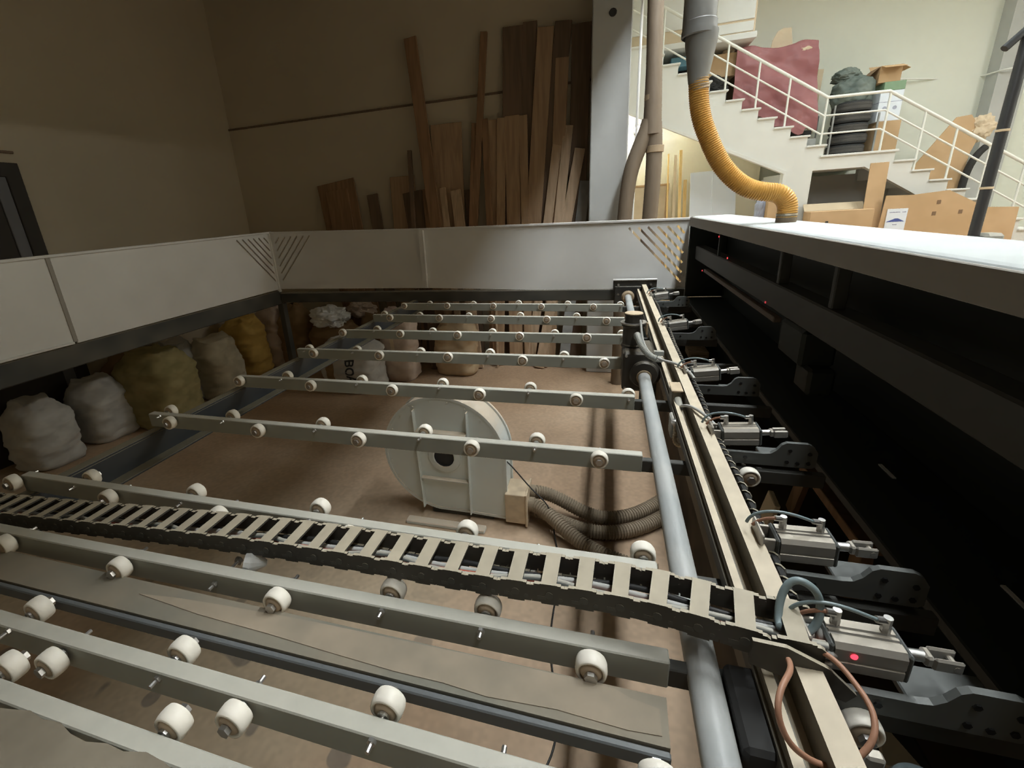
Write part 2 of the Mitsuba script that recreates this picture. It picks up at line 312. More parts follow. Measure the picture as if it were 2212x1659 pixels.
# ------------------------------------------------------------------ white safety fence
def slits(corner, zt, zb, s):
    """Diagonal slots of a corner; s = direction away from the corner post."""
    out = []
    for k in range(6):
        a0, a1 = .40 - .066 * k, .018
        z0 = zt - .035; z1 = zt - .035 - (a0 - a1) * 1.06
        p, q = np.array((corner + s * a0, z0)), np.array((corner + s * a1, z1))
        d = (q - p) / np.linalg.norm(q - p); nrm = np.array((-d[1], d[0])) * .0075
        n = 1 + int(np.linalg.norm(q - p) > .2)
        out.append([p + nrm, q + nrm, q - nrm, p - nrm])
    return out
def ccw(P):
    P = np.array(P); a = np.roll(P, -1, 0); return P if (P[:, 0] * a[:, 1] - a[:, 0] * P[:, 1]).sum() > 0 else P[::-1]
f = thing('safety_fence', 'white sheet metal fence along the far side of the saw table, slotted at both ends', 'fence')
YF = 3.64
add('panel', prism(ccw([(-3.02, 1.030), (-1.50, 1.018), (-1.50, 1.512), (-3.02, 1.555)]), YF, YF + .012, 'y', [ccw(h) for h in slits(-3.0, 1.545, 1.03, 1)]), 'm_panel', f)
add('panel', prism(ccw([(-1.50, 1.018), (.565, .955), (.555, 1.485), (-1.50, 1.512)]), YF, YF + .012, 'y', [ccw(h) for h in slits(.545, 1.475, .96, -1)]), 'm_panel', f)
add('top_cap', slab_bar((-3.03, YF + .002, 1.553), (-1.50, YF + .002, 1.510), .016, .035), 'm_panel', f)
add('top_cap', slab_bar((-1.50, YF + .002, 1.510), (.56, YF + .002, 1.484), .016, .035), 'm_panel', f)
add('post', prism(ccw([(-1.520, 1.085), (-1.485, 1.085), (-1.480, 1.505), (-1.525, 1.505)]), YF - .035, YF - .001), 'm_panel', f)
add('post_foot', box(-1.506, -1.49, YF - .02, YF - .001, 1.02, 1.085, .002), 'm_panel', f)
f = thing('safety_fence', 'white sheet metal fence running along the left side in front of the sacks', 'fence')
XF = -3.03
def zt_left(y): return 1.555 - .014 * (3.65 - y)
def zb_left(y): return 1.028 - .004 * (3.65 - y)
def lpanel(y0, y1, holes=()):
    q = prism(ccw([(y0, zb_left(y0)), (y1, zb_left(y1)), (y1, zt_left(y1)), (y0, zt_left(y0))]), XF - .012, XF, 'x', holes)
    return q
add('panel', lpanel(1.825, 3.65, [ccw(h) for h in slits(3.63, 1.55, 1.03, -1)]), 'm_panel', f)
add('panel', lpanel(-.8, 1.805), 'm_panel', f)
add('top_cap', slab_bar((XF, -.8, zt_left(-.8)), (XF, 3.66, zt_left(3.66)), .016, .03, (1, 0, 0)), 'm_panel', f)
add('corner_post', box(XF - .02, XF + .012, 3.625, 3.655, 1.0, 1.55, .004), 'm_panel', f)
add('joint_strip', box(XF - .010, XF + .006, 1.803, 1.827, 1.03, 1.53, .002), 'm_lip', f, label='dark vertical joint between two panels')
add('rail_foot', slab_bar((XF + .006, 1.0, 1.03), (XF + .006, 1.8, 1.028), .012, .02, (1, 0, 0)), 'm_panel', f)
add('support_beam', box(-3.03, .56, YF - .012, YF + .06, .90, .99, .006), 'm_frame_dark', label='dark steel beam under the far white fence', category='beam')
add('support_beam', box(XF - .06, XF - .002, -.8, 3.66, .885, 1.015, .006), 'm_frame_dark', label='dark steel beam under the left white fence', category='beam')
for (x, y, lab) in ((-3.06, 3.67, 'dark steel leg under the far left fence corner'), (.5, 3.68, 'dark steel leg under the far fence beside the saw'), (-3.06, -.6, 'dark steel leg under the near end of the left fence')):
    add('support_leg', box(x - .03, x + .03, y - .03, y + .03, 0, .89, .004), 'm_frame_dark', label=lab, category='leg')

# ------------------------------------------------------------------ roller rails of the feed table
ZR = 0.97
roller_mesh = lathe([(.006, -.013), (.010, -.0145), (.0145, -.0125), (.0165, -.0085), (.0195, -.0125), (.0222, -.0115), (.0238, -.006), (.0240, 0), (.0238, .006), (.0222, .0115), (.0195, .0125), (.0165, .0085), (.0145, .0125), (.010, .0145), (.006, .013)], axis='y', n=24)
rr_ = np.hypot(roller_mesh.vertices[:, 0], roller_mesh.vertices[:, 2])
P_ROLL = mikit.ply(roller_mesh, 'm_roller', True, color=np.where(rr_[:, None] < .0185, (.40, .31, .22), (.82, .78, .69)))
def pin_mesh(s):  # the axle: bolt head outside the roller, nut and thread end on the other side of the rail
    return cat(cyl((0, -s * .019, 0), (0, s * .062, 0), .0035, 8), cyl((0, -s * .0145, 0), (0, -s * .021, 0), .0095, 6), cyl((0, s * .046, 0), (0, s * .051, 0), .0065, 6), cyl((0, s * .012, 0), (0, s * .018, 0), .009, 10))
P_PIN = {s: mikit.ply(pin_mesh(s), 'm_steel', 30) for s in (1, -1)}
RAILS = [  # y at the left end, y at the right end (rail centre), x of left end, rollers in front, rollers behind, label
 (3.222, 3.150, -1.555, (-1.52, -1.157, -.793, -.44, -.083), (-1.326, -.965, -.615, -.261, .094), 'roller rail nearest to the far white fence'),
 (2.825, 2.760, -1.595, (-1.448, -1.074, -.712, -.352, .005), (-1.523, -1.245, -.883, -.53, -.174), 'second roller rail from the far white fence'),
 (2.400, 2.375, -1.565, (-1.567, -1.172, -.811, -.45, -.092), (-1.359, -.988, -.62, -.266, .084), 'third roller rail from the far white fence'),
 (1.992, 1.988, -1.615, (-1.495, -1.103, -.731, -.364, .0), (-1.566, -1.268, -.901, -.535, -.18), 'fourth roller rail from the far white fence, its right end behind the black motor'),
 (1.564, 1.560, -1.620, (-1.59, -1.211, -.825, -.455, -.093), (-1.377, -.997, -.627, -.269, .087), 'fifth roller rail from the far fence, passing just behind the round fan'),
 (1.153, 1.155, -1.652, (-1.527, -1.134, -.745, -.368, -.005, .358), (-1.592, -1.299, -.918, -.542, -.184), 'sixth roller rail from the far fence, crossing in front of the round fan'),
 (.734, .738, -1.630, (-1.63, -1.256, -.89, -.53, -.12), (-1.41, -1.027, -.646, -.276, .084), 'seventh roller rail from the far fence, just behind the cable chain'),
 (.538, .554, -1.62, (-1.31, -.958, -.568, -.005, .337), (-.363, -.182), 'roller rail just in front of the cable chain'),
 (.3605, .357, -1.62, (-1.24, -.864, -.489, -.11), (-.999, -.653, -.279, .077), 'roller rail in front of the wide dust covered beam'),
 (.270, .262, -1.62, (), (-.91, -.567, -.2), 'nearest roller rail, beside the beige dusty board in the lower left corner')]
for i, (ya, yb, xl, fr, bk, lab) in enumerate(RAILS):
    xr = .107
    yy = lambda x: ya + (yb - ya) * (x + 1.6) / 1.7
    r = thing('roller_rail', lab, 'conveyor rail', 'rails with white rollers')
    bar = slab_bar((xl, yy(xl), ZR - .026), (xr, yy(xr), ZR - .026), .026, .052, (0, 0, 1))
    add('bar', bar, 'm_rail', r)
    add('rail_extension', slab_bar((xr - .25, yy(xr - .25), ZR - .034), (.53, yy(.53), ZR - .034), .02, .036, (0, 0, 1)), 'm_rail_dark', r, label='dark end under the pusher')
    for x, s in [(x, -1) for x in fr] + [(x, 1) for x in bk]:
        dz = .001 + .003 * ((i * 7 + int(x * 100)) % 3) - .006 * (s < 0) - (.008 if x > .2 else 0)
        P = T().translate([x, yy(x) + s * .033, ZR - .012 + dz])
        k = add('roller', P_ROLL, None, r, tw=P)
        add('axle_pin', P_PIN[-s], None, k, tw=P)
    if i == 7:
        cone = lathe([(.0, .0), (.019, .0), (.024, .012), (.021, .016), (.006, .042), (0, .043)], (0, 0, 0), 'x', 14)
        cone = rot(rot(cone, 15, (0, 1, 0), (0, 0, 0)), 25, (0, 0, 1), (0, 0, 0)); cone.apply_translation((-.70, .582, .962))
        add('broken_roller', cone, 'm_white', r, label='broken white roller shaped like a cone')
        add('axle_pin', P_PIN[-1], None, r + '__broken_roller', tw=T().translate([-.729, .575, .95]))
# the two longitudinal supports of the rails
bb = thing('cross_beam', 'dark blue steel channel under the left ends of the rails', 'beam')
add('web', slab_bar((-1.60, .30, .868), (-1.60, 3.63, .868), .085, .012, (1, 0, 0)), 'm_blue', bb)
add('top_flange', slab_bar((-1.615, .30, .914), (-1.615, 3.62, .914), .04, .008, (0, 0, 1)), 'm_blue', bb)
add('bottom_flange', slab_bar((-1.575, .30, .824), (-1.575, 3.62, .824), .06, .008, (0, 0, 1)), 'm_blue', bb)
for y in (.33,):
    add('leg', box(-1.64, -1.60, y - .02, y + .02, 0, .82, .003), 'm_frame_dark', bb)
# wide dusty beam
wb = thing('carriage_beam', 'wide steel beam covered in wood dust between two roller rails', 'beam')
add('top_plate', prism(ccw([(-1.62, .437), (.097, .437), (.099, .503), (-1.62, .503)]), .938, .950, 'z'), 'm_plate', wb)
add('rail_lip', box(-1.62, .097, .424, .434, .924, .949, .002), 'm_plate_steel', wb, label='dark ridge along the near edge')
add('groove', box(-1.62, .096, .434, .440, .930, .941), 'm_black', wb)
add('web', box(-1.62, .094, .445, .500, .912, .938, .003), 'm_plate_steel', wb)
add('dust_layer', prism(ccw([(-.86, .474), (-.70, .462), (-.55, .458), (-.42, .452), (-.30, .4475), (-.22, .4482), (-.15, .444), (-.05, .450), (.045, .446), (.088, .449), (.088, .484), (.05, .49), (.03, .4985), (-.02, .500), (-.16, .501), (-.30, .4995), (-.48, .497), (-.66, .490), (-.78, .483)]), .950, .9512, 'z'), 'm_dustlayer', wb, label='layer of sawdust on the right end')
add('dust_covered_board', cat(prism(ccw([(-1.62, -.02), (-.30, -.02), (-.30, .252)] + [(x, .250 + .004 * math.sin(x * 31) + .003 * math.sin(x * 77)) for x in np.linspace(-.34, -1.58, 40)] + [(-1.62, .25)]), .955, .972, 'z')), 'm_beige',
    label='beige dusty board in the lower left corner, closest to the camera', category='board')

# ------------------------------------------------------------------ pusher carriage
g = thing('pusher_carriage', 'long dusty pusher carriage running across all the rails beside the saw', 'carriage')
Y0, Y1 = -.25, 3.60
add('beam', prism(ccw([(.252, .985), (.285, .985), (.285, 1.026), (.283, 1.03), (.252, 1.03)]), Y0, Y1, 'y'), 'm_gantry', g)
add('web', box(.240, .268, Y0, Y1, .84, .985, .003), 'm_gantry', g)
add('linear_rail', prism(ccw([(.220, .982), (.233, .982), (.233, .992), (.230, .996), (.233, 1.0), (.220, 1.0), (.223, .996), (.220, .992)]), Y0, Y1, 'y'), 'm_gantry', g)
add('rail_seat', box(.215, .2535, Y0, Y1, .955, .983, .002), 'm_frame_dark', g)
add('drive_shaft', cyl((.155, Y0, .948), (.155, Y1, .948), .0235, 28), 'm_pipe', g, smooth=40)
for y in (1.80, 1.835, 1.86):
    add('shaft_collar', cyl((.155, y, .948), (.155, y + .014, .948), .029, 28), 'm_tape', g, smooth=40)
# end plate at the far fence
e = add('end_plate', box(.047, .357, 3.585, 3.605, .985, 1.068, .003), 'm_black', g)
add('edge_strip', box(.045, .359, 3.57, 3.60, 1.062, 1.072, .002), 'm_panel', e)
add('bearing_plate', box(.06, .25, 3.565, 3.59, .87, 1.02, .004), 'm_black', g)
add('flange_ring', lathe([(.024, -.02), (.036, -.02), (.046, .0), (.046, .012), (.024, .012)], (.155, 3.52, .948), 'y'), 'm_tape', g, smooth=40)
for x, z in ((.085, 1.03), (.315, 1.03), (.085, .96), (.085, .90), (.225, .90)):
    add('bolt', cyl((x, 3.565, z), (x, 3.585, z), .009, 6), 'm_steel', g)
# near end carriage under the chain end
add('near_housing', box(.180, .238, .44, .56, .80, .975, .006), 'm_dark', g)
add('chain_bracket', prism(ccw([(.20, 1.02), (.315, .985), (.325, 1.0), (.29, 1.035), (.24, 1.058), (.20, 1.06)]), .524, .530, 'y'), 'm_chain', g)
add('clip', box(.315, .335, .465, .48, .935, .975, .003), 'm_clamp', g)
add('clip', box(.30, .318, .44, .49, .94, .952, .003), 'm_steel', g)
# spiral wrapped cable along the right edge
t = np.linspace(0, 1, 700); yy_ = .66 + t * (3.4 - .66)
core = np.stack([.296 + .003 * np.sin(yy_ * 9), yy_, 1.014 + .003 * np.sin(yy_ * 14)], 1)
sp = thing('spiral_cable', 'cable bundle wrapped in pale spiral tape along the right edge of the pusher', 'cable')
add('bundle', tube(core[::12], .006, 8), 'm_cable', sp, smooth=40)
ph = yy_ * 2 * np.pi / .030
add('spiral_wrap', tube(core + np.stack([.0072 * np.cos(ph), 0 * ph, .0072 * np.sin(ph)], 1), .0024, 5), 'm_chain', sp, smooth=True)
# motor on the carriage
mo = thing('gear_motor', 'black gear motor standing on the pusher shaft beside the fourth rail', 'motor')
add('gearbox', box(.072, .195, 1.83, 2.02, .875, 1.045, .010), 'm_black', mo)
add('front_flange', lathe([(.024, -.012), (.050, -.012), (.056, -.004), (.056, .006), (.066, .012), (.024, .012)], (.155, 1.822, .955), 'y', 28), 'm_black', mo, smooth=30)
add('motor_body', lathe([(0, 0), (.044, 0), (.046, .004), (.046, .012), (.041, .016), (.041, .088), (.046, .092), (.046, .100), (.034, .104), (0, .104)], (.112, 1.93, 1.04), 'z', 28), 'm_black', mo, smooth=30)
add('brake_ring', lathe([(.036, 0), (.052, 0), (.052, .006), (.036, .006)], (.112, 1.93, 1.142), 'z', 28), 'm_steel', mo, smooth=30)
add('end_cap', lathe([(0, 0), (.034, 0), (.034, .028), (.037, .030), (.037, .034), (0, .036)], (.112, 1.93, 1.148), 'z', 28), 'm_black', mo, smooth=30)
add('cap_lid', lathe([(0, 0), (.0365, 0), (.036, .003), (0, .004)], (.112, 1.93, 1.183), 'z', 28), 'm_box_dust', mo, smooth=30, label='dusty round lid')
add('cable_gland', lathe([(0, 0), (.014, 0), (.014, .02), (.011, .022), (.011, .034), (0, .034)], (.125, 1.868, 1.10), 'y', 14), 'm_greyhose', mo, smooth=30)
add('mounting_bracket', cat(box(.15, .235, 1.90, 1.92, 1.01, 1.03, .002), box(.16, .225, 1.845, 1.90, 1.0, 1.012, .002)), 'm_greyhose', mo)
for x, z in ((.085, 1.03), (.183, 1.03), (.085, .89), (.183, .89)):
    add('bolt', cyl((x, 1.823, z), (x, 1.832, z), .006, 6), 'm_steel', mo)
add('latch', box(.160, .167, 1.90, 1.915, 1.10, 1.15, .002), 'm_tape', mo)
add('motor_conduit', hose([(.125, 1.86, 1.11), (.128, 1.80, 1.105), (.14, 1.77, 1.085), (.165, 1.75, 1.06), (.19, 1.74, 1.05)], .012, .006, .12, 10), 'm_greyhose', smooth=40, label='short grey conduit bending down from the black motor', category='hose')
add('cable', tube(spline([(.135, 1.885, 1.165), (.14, 1.84, 1.12), (.165, 1.78, 1.065), (.20, 1.755, 1.046), (.245, 1.73, 1.040), (.285, 1.66, 1.038), (.300, 1.60, 1.028)], 50), .0048, 8), 'm_cable_grey', smooth=True, label='grey cable running from the motor cap over the pusher beam', category='cable')
va = thing('sensor_box', 'small dusty sensor box on the left side of the pusher between fifth and sixth rail', 'sensor')
add('housing', box(.215, .245, 1.47, 1.54, .975, 1.028, .004), 'm_gantry', va)
add('lid', box(.212, .248, 1.465, 1.545, 1.028, 1.034, .002), 'm_box_dust', va)
add('connector', cyl((.232, 1.465, 1.005), (.234, 1.425, .99), .011, 12), 'm_greyhose', va, smooth=30)
add('cable', tube(spline([(.234, 1.43, .99), (.237, 1.40, 1.01), (.25, 1.34, 1.035), (.275, 1.27, 1.042), (.297, 1.22, 1.03)], 40), .0045, 8), 'm_cable_grey', smooth=True, label='cable from the small sensor box across the pusher beam', category='cable')
pv = thing('air_valve', 'little air valve with a dusty elbow hose on the left side of the pusher', 'valve')
add('body', box(.205, .235, 1.37, 1.43, .91, .975, .004), 'm_greyhose', pv)
add('knob', lathe([(0, 0), (.010, 0), (.012, .006), (.010, .014), (0, .016)], (.214, 1.36, .965), 'z', 12), 'm_steel', pv, smooth=30)
add('elbow_hose', hose([(.214, 1.36, .965), (.212, 1.335, .94), (.214, 1.31, .925), (.228, 1.295, .928), (.245, 1.29, .935)], .006, .007, .25, 8), 'm_box_dust', pv, smooth=40)

# ------------------------------------------------------------------ pneumatic clamps
NAMES = ['nearest to the far white fence', 'second from the far white fence', 'third from the far fence, beside the black motor', 'fourth from the far fence, beside the sensor box', 'fifth from the far fence, just behind the cable chain', 'at the end of the cable chain, with a red dot of light']
CL = [(3.13, 9), (2.36, 9), (1.665, 7), (1.205, 5), (.785, 2), (.582, 0)]
def cylbody():
    p = [(-.026, .004), (-.022, 0), (.022, 0), (.026, .004), (.026, .018), (.0245, .019), (.0245, .022), (.026, .023), (.026, .040), (.020, .047), (.007, .047), (.006, .044), (.003, .044), (.002, .047), (-.002, .047), (-.003, .044), (-.006, .044), (-.007, .047), (-.020, .047), (-.026, .040), (-.026, .023), (-.0245, .022), (-.0245, .019), (-.026, .018)]
    return prism(ccw(p), 0, .08, 'x')
C_BODY = mikit.ply(cylbody(), 'm_clamp')
C_CAP = [mikit.ply(box(a, b, -.026, .026, .001, .046, .003), 'm_arm') for a, b in ((.080, .087), (-.007, 0))]
C_ROD = mikit.ply(cyl((.086, 0, .026), (.110, 0, .027), .0075, 14), 'm_steel', 30)
fork = cat(box(.108, .118, -.010, .010, .018, .035, .003), box(.116, .148, -.012, -.006, .016, .036, .003), box(.116, .148, .006, .012, .016, .036, .003), cyl((.140, -.013, .026), (.140, .013, .026), .004, 10))
C_FORK = mikit.ply(fork, 'm_clamp')
C_FIT = [mikit.ply(cat(cyl((x, .012, .046), (x, .012, .056), .006, 6), cyl((x, .012, .054), (x, .012, .070), .0055, 10), cyl((x, .012, .064), (x - .014, .010, .066), .005, 10)), 'm_steel', 30) for x in (.012, .070)]
C_HOSE = mikit.ply(tube(spline([(.056, .010, .066), (.035, .006, .076), (.0, .01, .080), (-.03, .012, .072), (-.045, .014, .05)], 30), .0028, 8), 'm_airhose', True)
C_HOSE2 = mikit.ply(tube(spline([(-.002, .010, .066), (-.02, .012, .06), (-.035, .014, .045)], 20), .0028, 8), 'm_copper', True)
armp = [(-.02, -.05), (.0, -.002), (.085, -.002), (.100, .0), (.112, .010), (.122, .026), (.132, .032), (.178, .032), (.190, .026), (.200, .010), (.200, -.028), (.192, -.034), (.03, -.034)]
C_ARM = mikit.ply(prism(ccw(armp), -.050, -.040, 'y'), 'm_arm')
C_JAW = mikit.ply(box(.09, .195, -.040, .030, -.036, -.024, .002), 'm_arm')
C_MNT = mikit.ply(cat(box(-.03, .0, -.030, .030, .002, .014, .002), box(-.034, -.028, -.028, .028, .0, .052, .002), box(-.03, -.008, .016, .022, .012, .04, .001), box(-.03, -.008, -.022, -.016, .012, .04, .001)), 'm_clamp')
C_RED_DOT = cyl((-.012, -.022, .014), (-.012, -.027, .014), .008, 12)
for i, ((yc, tilt), nm) in enumerate(zip(CL, NAMES)):
    c = thing('pneumatic_clamp', 'grey pneumatic clamp, ' + nm, 'clamp', 'clamps on the pusher')
    W = T().translate([.308, yc, .998]) @ T().rotate([0, 1, 0], -tilt)
    V = T().translate([.308, yc, 1.0])
    k = add('cylinder_body', C_BODY, None, c, tw=W)
    for q in C_CAP: add('end_cap', q, None, c, tw=W)
    add('piston_rod', C_ROD, None, c, tw=W); add('clevis', C_FORK, None, c, tw=W)
    for q in C_FIT: add('fitting', q, None, c, tw=W)
    add('air_hose', C_HOSE, None, c, tw=W, label='blue grey air hose'); add('air_hose', C_HOSE2, None, c, tw=W)
    add('mounting_bracket', C_MNT, None, c, tw=V)
    a = add('gripper_arm', C_ARM, None, c, tw=V); add('gripper_jaw', C_JAW, None, c, tw=V)
    for x, z in ((.045, -.016), (.140, .012), (.183, .006), (.137, -.020), (.160, -.022), (.183, -.020)):
        add('bolt', mikit.ply(cyl((x, -.0525, z), (x, -.050, z), .0048, 6), 'm_bolt'), None, a, tw=V)
    if i == 5:
        add('red_light_dot', mikit.ply(lathe([(0, 0), (.0045, 0), (.003, -.002), (0, -.0025)], (.022, -.0262, .030), 'y', 12), 'm_red_dot'), None, c, tw=V, label='glowing red dot', extra={'emitter': {'type': 'area', 'radiance': rgb((3.0, .12, .2))}})  # glowing dot stands in for a laser spot on the cylinder
rb = thing('roller_arm_bracket', 'small clip bracket at the bottom of the pusher, in front of the copper cable loop', 'bracket')
add('plate', box(.318, .334, .43, .49, .925, .932, .002), 'm_clamp', rb)
add('hook', cat(cyl((.325, .47, .93), (.325, .47, .955), .007, 10), cyl((.325, .455, .945), (.325, .485, .945), .005, 8)), 'm_steel', rb, smooth=30)

# ------------------------------------------------------------------ cable chain
ch = thing('cable_chain', 'long dusty cable chain hanging across the rails to the pusher', 'cable chain')
cpts = spline([(.30, .575, 1.054), (.24, .578, 1.052), (.09, .608, 1.042), (-.15, .622, 1.027), (-.47, .625, 1.020), (-.9, .625, 1.000), (-1.3, .623, .972), (-1.70, .623, .950)], 200)
sl = np.r_[0, np.cumsum(np.linalg.norm(np.diff(cpts, axis=0), axis=1))]
PITCH = .0570
side = prism(ccw([(-.030, -.034), (.026, -.034), (.026, -.029), (.030, -.029), (.030, -.004), (.025, 0), (-.030, 0), (-.030, -.010), (-.033, -.012), (-.033, -.027), (-.030, -.029)]), 0, .006, 'y')
HW = .037
s1, s2 = side.copy(), side.copy(); s1.apply_translation((0, -HW, 0)); s2.apply_translation((0, HW - .006, 0)); L_FAR = mikit.ply(s2, 'm_chain')
nub = cat(cyl((.0, -HW - .0015, -.018), (.0, -HW, -.018), .007, 10), cyl((.018, -HW - .0005, -.025), (.018, -HW, -.025), .004, 8), box(-.020, -.006, -HW - .0005, -HW, -.028, -.021))
L_SIDE = mikit.ply(s1, 'm_chain'); L_NUB = mikit.ply(nub, 'm_frame_dark')
bar_t = prism(ccw([(-.0145, -HW), (.0145, -HW), (.0125, -HW + .006), (.013, HW - .006), (.0145, HW), (-.0145, HW), (-.013, HW - .006), (-.0125, -HW + .006)]), 0, .004, 'z')
L_BAR = mikit.ply(cat(bar_t, box(-.024, .020, -HW, -HW + .006, -.001, .003), box(-.024, .020, HW - .006, HW, -.001, .003)), 'm_chain')
bot = bar_t.copy(); bot.apply_translation((0, 0, -.037))
L_BOT = mikit.ply(bot, 'm_chain')
ang0 = None
for k in range(int(sl[-1] / PITCH)):
    s = .01 + (k + .5) * PITCH
    if s > sl[-1]: break
    p = np.array([np.interp(s, sl, cpts[:, j]) for j in range(3)]); q = np.array([np.interp(s + .01, sl, cpts[:, j]) for j in range(3)])
    a = math.degrees(math.atan2(q[2] - p[2], -(q[0] - p[0]))); b = math.degrees(math.atan2(-(q[1] - p[1]), -(q[0] - p[0])))
    W = T().translate(p.tolist()) @ T().rotate([0, 0, 1], b) @ T().rotate([0, 1, 0], a)
    l = add('link', L_SIDE, None, ch, tw=W)
    add('crossbar', L_BAR, None, l, tw=W); add('lower_crossbar', L_BOT, None, l, tw=W); add('far_side_plate', L_FAR, None, l, tw=W); add('pin_cover', L_NUB, None, l, tw=W, kind='stuff')
th = np.linspace(0, 1, 7)
for k, (x, z, a) in enumerate([(-1.755, .935, 20), (-1.80, .905, 65), (-1.80, .845, 115), (-1.755, .81, 160), (-1.69, .805, 180), (-1.625, .81, 180)]):
    W = T().translate([x, .623, z]) @ T().rotate([0, 1, 0], -a)
    l = add('link', L_SIDE, None, ch, tw=W); add('crossbar', L_BAR, None, l, tw=W); add('lower_crossbar', L_BOT, None, l, tw=W); add('far_side_plate', L_FAR, None, l, tw=W)
for k, (dy, dz, r, m, lab) in enumerate([(-.021, -.027, .0055, 'm_cable_grey', 'light grey cable nearest to the camera inside the chain'), (-.008, -.028, .0052, 'm_red', 'red cable inside the chain'), (.004, -.027, .0056, 'm_cable_grey', 'grey cable in the middle of the chain'), (.015, -.028, .0048, 'm_cable', 'black cable inside the chain, beside the far side'), (-.014, -.017, .0048, 'm_greyhose', 'dusty grey hose lying loose on top of the cables in the chain')]):
    w = .004 * np.sin(sl * (11 + 3 * k) + k) + (.006 * np.sin(sl * 21) if k == 4 else 0)
    P = cpts + np.stack([0 * w, dy + w, dz + .4 * np.abs(w)], 1)
    if k < 4:
        P = np.vstack([np.array([(.318, P[0, 1] + .008 * k + .012, P[0, 2] - .004), (.31, P[0, 1] + .004 * k + .004, P[0, 2])]), P])
    add('cable', tube(P[::2], r, 8), m, smooth=True, label=lab, category='cable')
add('air_hose', tube(spline([(.245, .565, 1.05), (.256, .60, 1.083), (.272, .605, 1.098), (.290, .60, 1.092), (.300, .597, 1.07), (.297, .588, 1.045), (.280, .578, 1.03), (.262, .57, 1.022)], 60), .0052, 10), 'm_airhose', smooth=True, label='pale blue air hose looping up at the chain end', category='hose')
add('cable', tube(spline([(0.27, 0.55, 1.035), (.294, .53, 1.047), (.306, .50, 1.046), (.310, .47, 1.043), (.304, .45, 1.033), (.286, .435, 1.016), (.26, .425, 1.006), (.23, .42, 1.018), (.206, .42, 1.046), (.20, .43, 1.066), (.208, .45, 1.076), (.221, .47, 1.075), (.232, .50, 1.066)], 90), .0034, 10), 'm_copper', smooth=True, label='copper coloured cable hanging in a big loop below the chain end', category='cable')
add('cable_tie_bundle', cat(tube(spline([(.30, .585, 1.03), (.318, .575, 1.032), (.335, .57, 1.03)], 12), .011, 10), tube(spline([(.255, .60, 1.03), (.285, .595, 1.028), (.305, .588, 1.03)], 12), .006, 8)), 'm_cable_grey', smooth=True, label='grey bundle of cables tied behind the chain end', category='cable')

# ------------------------------------------------------------------ the saw
s = thing('panel_saw', 'long panel saw with a white top cover and a dark open front', 'saw')
add('top_cover', prism(ccw([(.555, 1.485), (.565, 1.497), (.575, 1.5), (.79, 1.5), (.80, 1.49), (.80, 1.44), (.555, 1.44)]), -1.2, 3.60, 'y'), 'm_cover', s)
add('front_lip', box(.548, .556, -1.2, 3.598, 1.436, 1.496, .002), 'm_lip', s)
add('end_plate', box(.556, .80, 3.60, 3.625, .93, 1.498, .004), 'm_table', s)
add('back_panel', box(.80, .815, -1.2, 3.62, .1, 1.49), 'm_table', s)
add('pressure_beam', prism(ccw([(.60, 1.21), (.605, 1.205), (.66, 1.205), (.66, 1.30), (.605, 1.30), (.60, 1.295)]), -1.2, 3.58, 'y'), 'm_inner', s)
add('lit_rail_strip', box(.585, .612, 1.83, 3.16, 1.172, 1.192, .003), 'm_inner_lit', s)  # lower rail built only where lit, the light put into its colour
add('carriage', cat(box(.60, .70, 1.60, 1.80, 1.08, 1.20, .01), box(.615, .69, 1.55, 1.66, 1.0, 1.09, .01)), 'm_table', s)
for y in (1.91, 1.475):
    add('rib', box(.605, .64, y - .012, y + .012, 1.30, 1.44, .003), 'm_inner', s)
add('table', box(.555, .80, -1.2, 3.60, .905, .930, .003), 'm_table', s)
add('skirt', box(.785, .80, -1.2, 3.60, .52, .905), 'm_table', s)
add('dark_filler_base', box(.40, .80, -1.2, 3.58, 0, .52, .01), 'm_dark_filler', s)  # added dark box that keeps the floor beyond the pusher from looking lit
add('added_dark_screen', box(.28, .80, 3.60, 3.62, 0, .90, .004), 'm_table', s)  # added dark sheet hiding the lit floor past the saw end
for i, (y, z) in enumerate(((2.89, 1.406), (2.648, 1.314), (3.169, 1.180), (1.979, 1.217))):
    add('red_light_dot', lathe([(0, 0), (.005, 0), (.004, -.003), (0, -.004)], ((.58 if i == 2 else .598), y, z), 'x', 10), 'm_red_dot', s, label='small red light', extra={'emitter': {'type': 'area', 'radiance': rgb((2.2, .1, .12) if i < 3 else (.5, .05, .06))}})
add('indicator_post', box(.600, .612, 2.88, 2.90, 1.30, 1.44), 'm_table', s)
st = [box(.694, .702, 1.205, 1.27, .930, .933), box(.690, .697, .60, .86, .930, .933)]  # white strips stand in for light leaking through a gap in the saw
for mm, lab in zip(st, ('short white strip painted in for light leaking onto the dark saw table', 'longer white strip painted in for leaking light at the right picture edge')):
    add('light_leak_strip', mm, 'm_white', label=lab, category='strip')

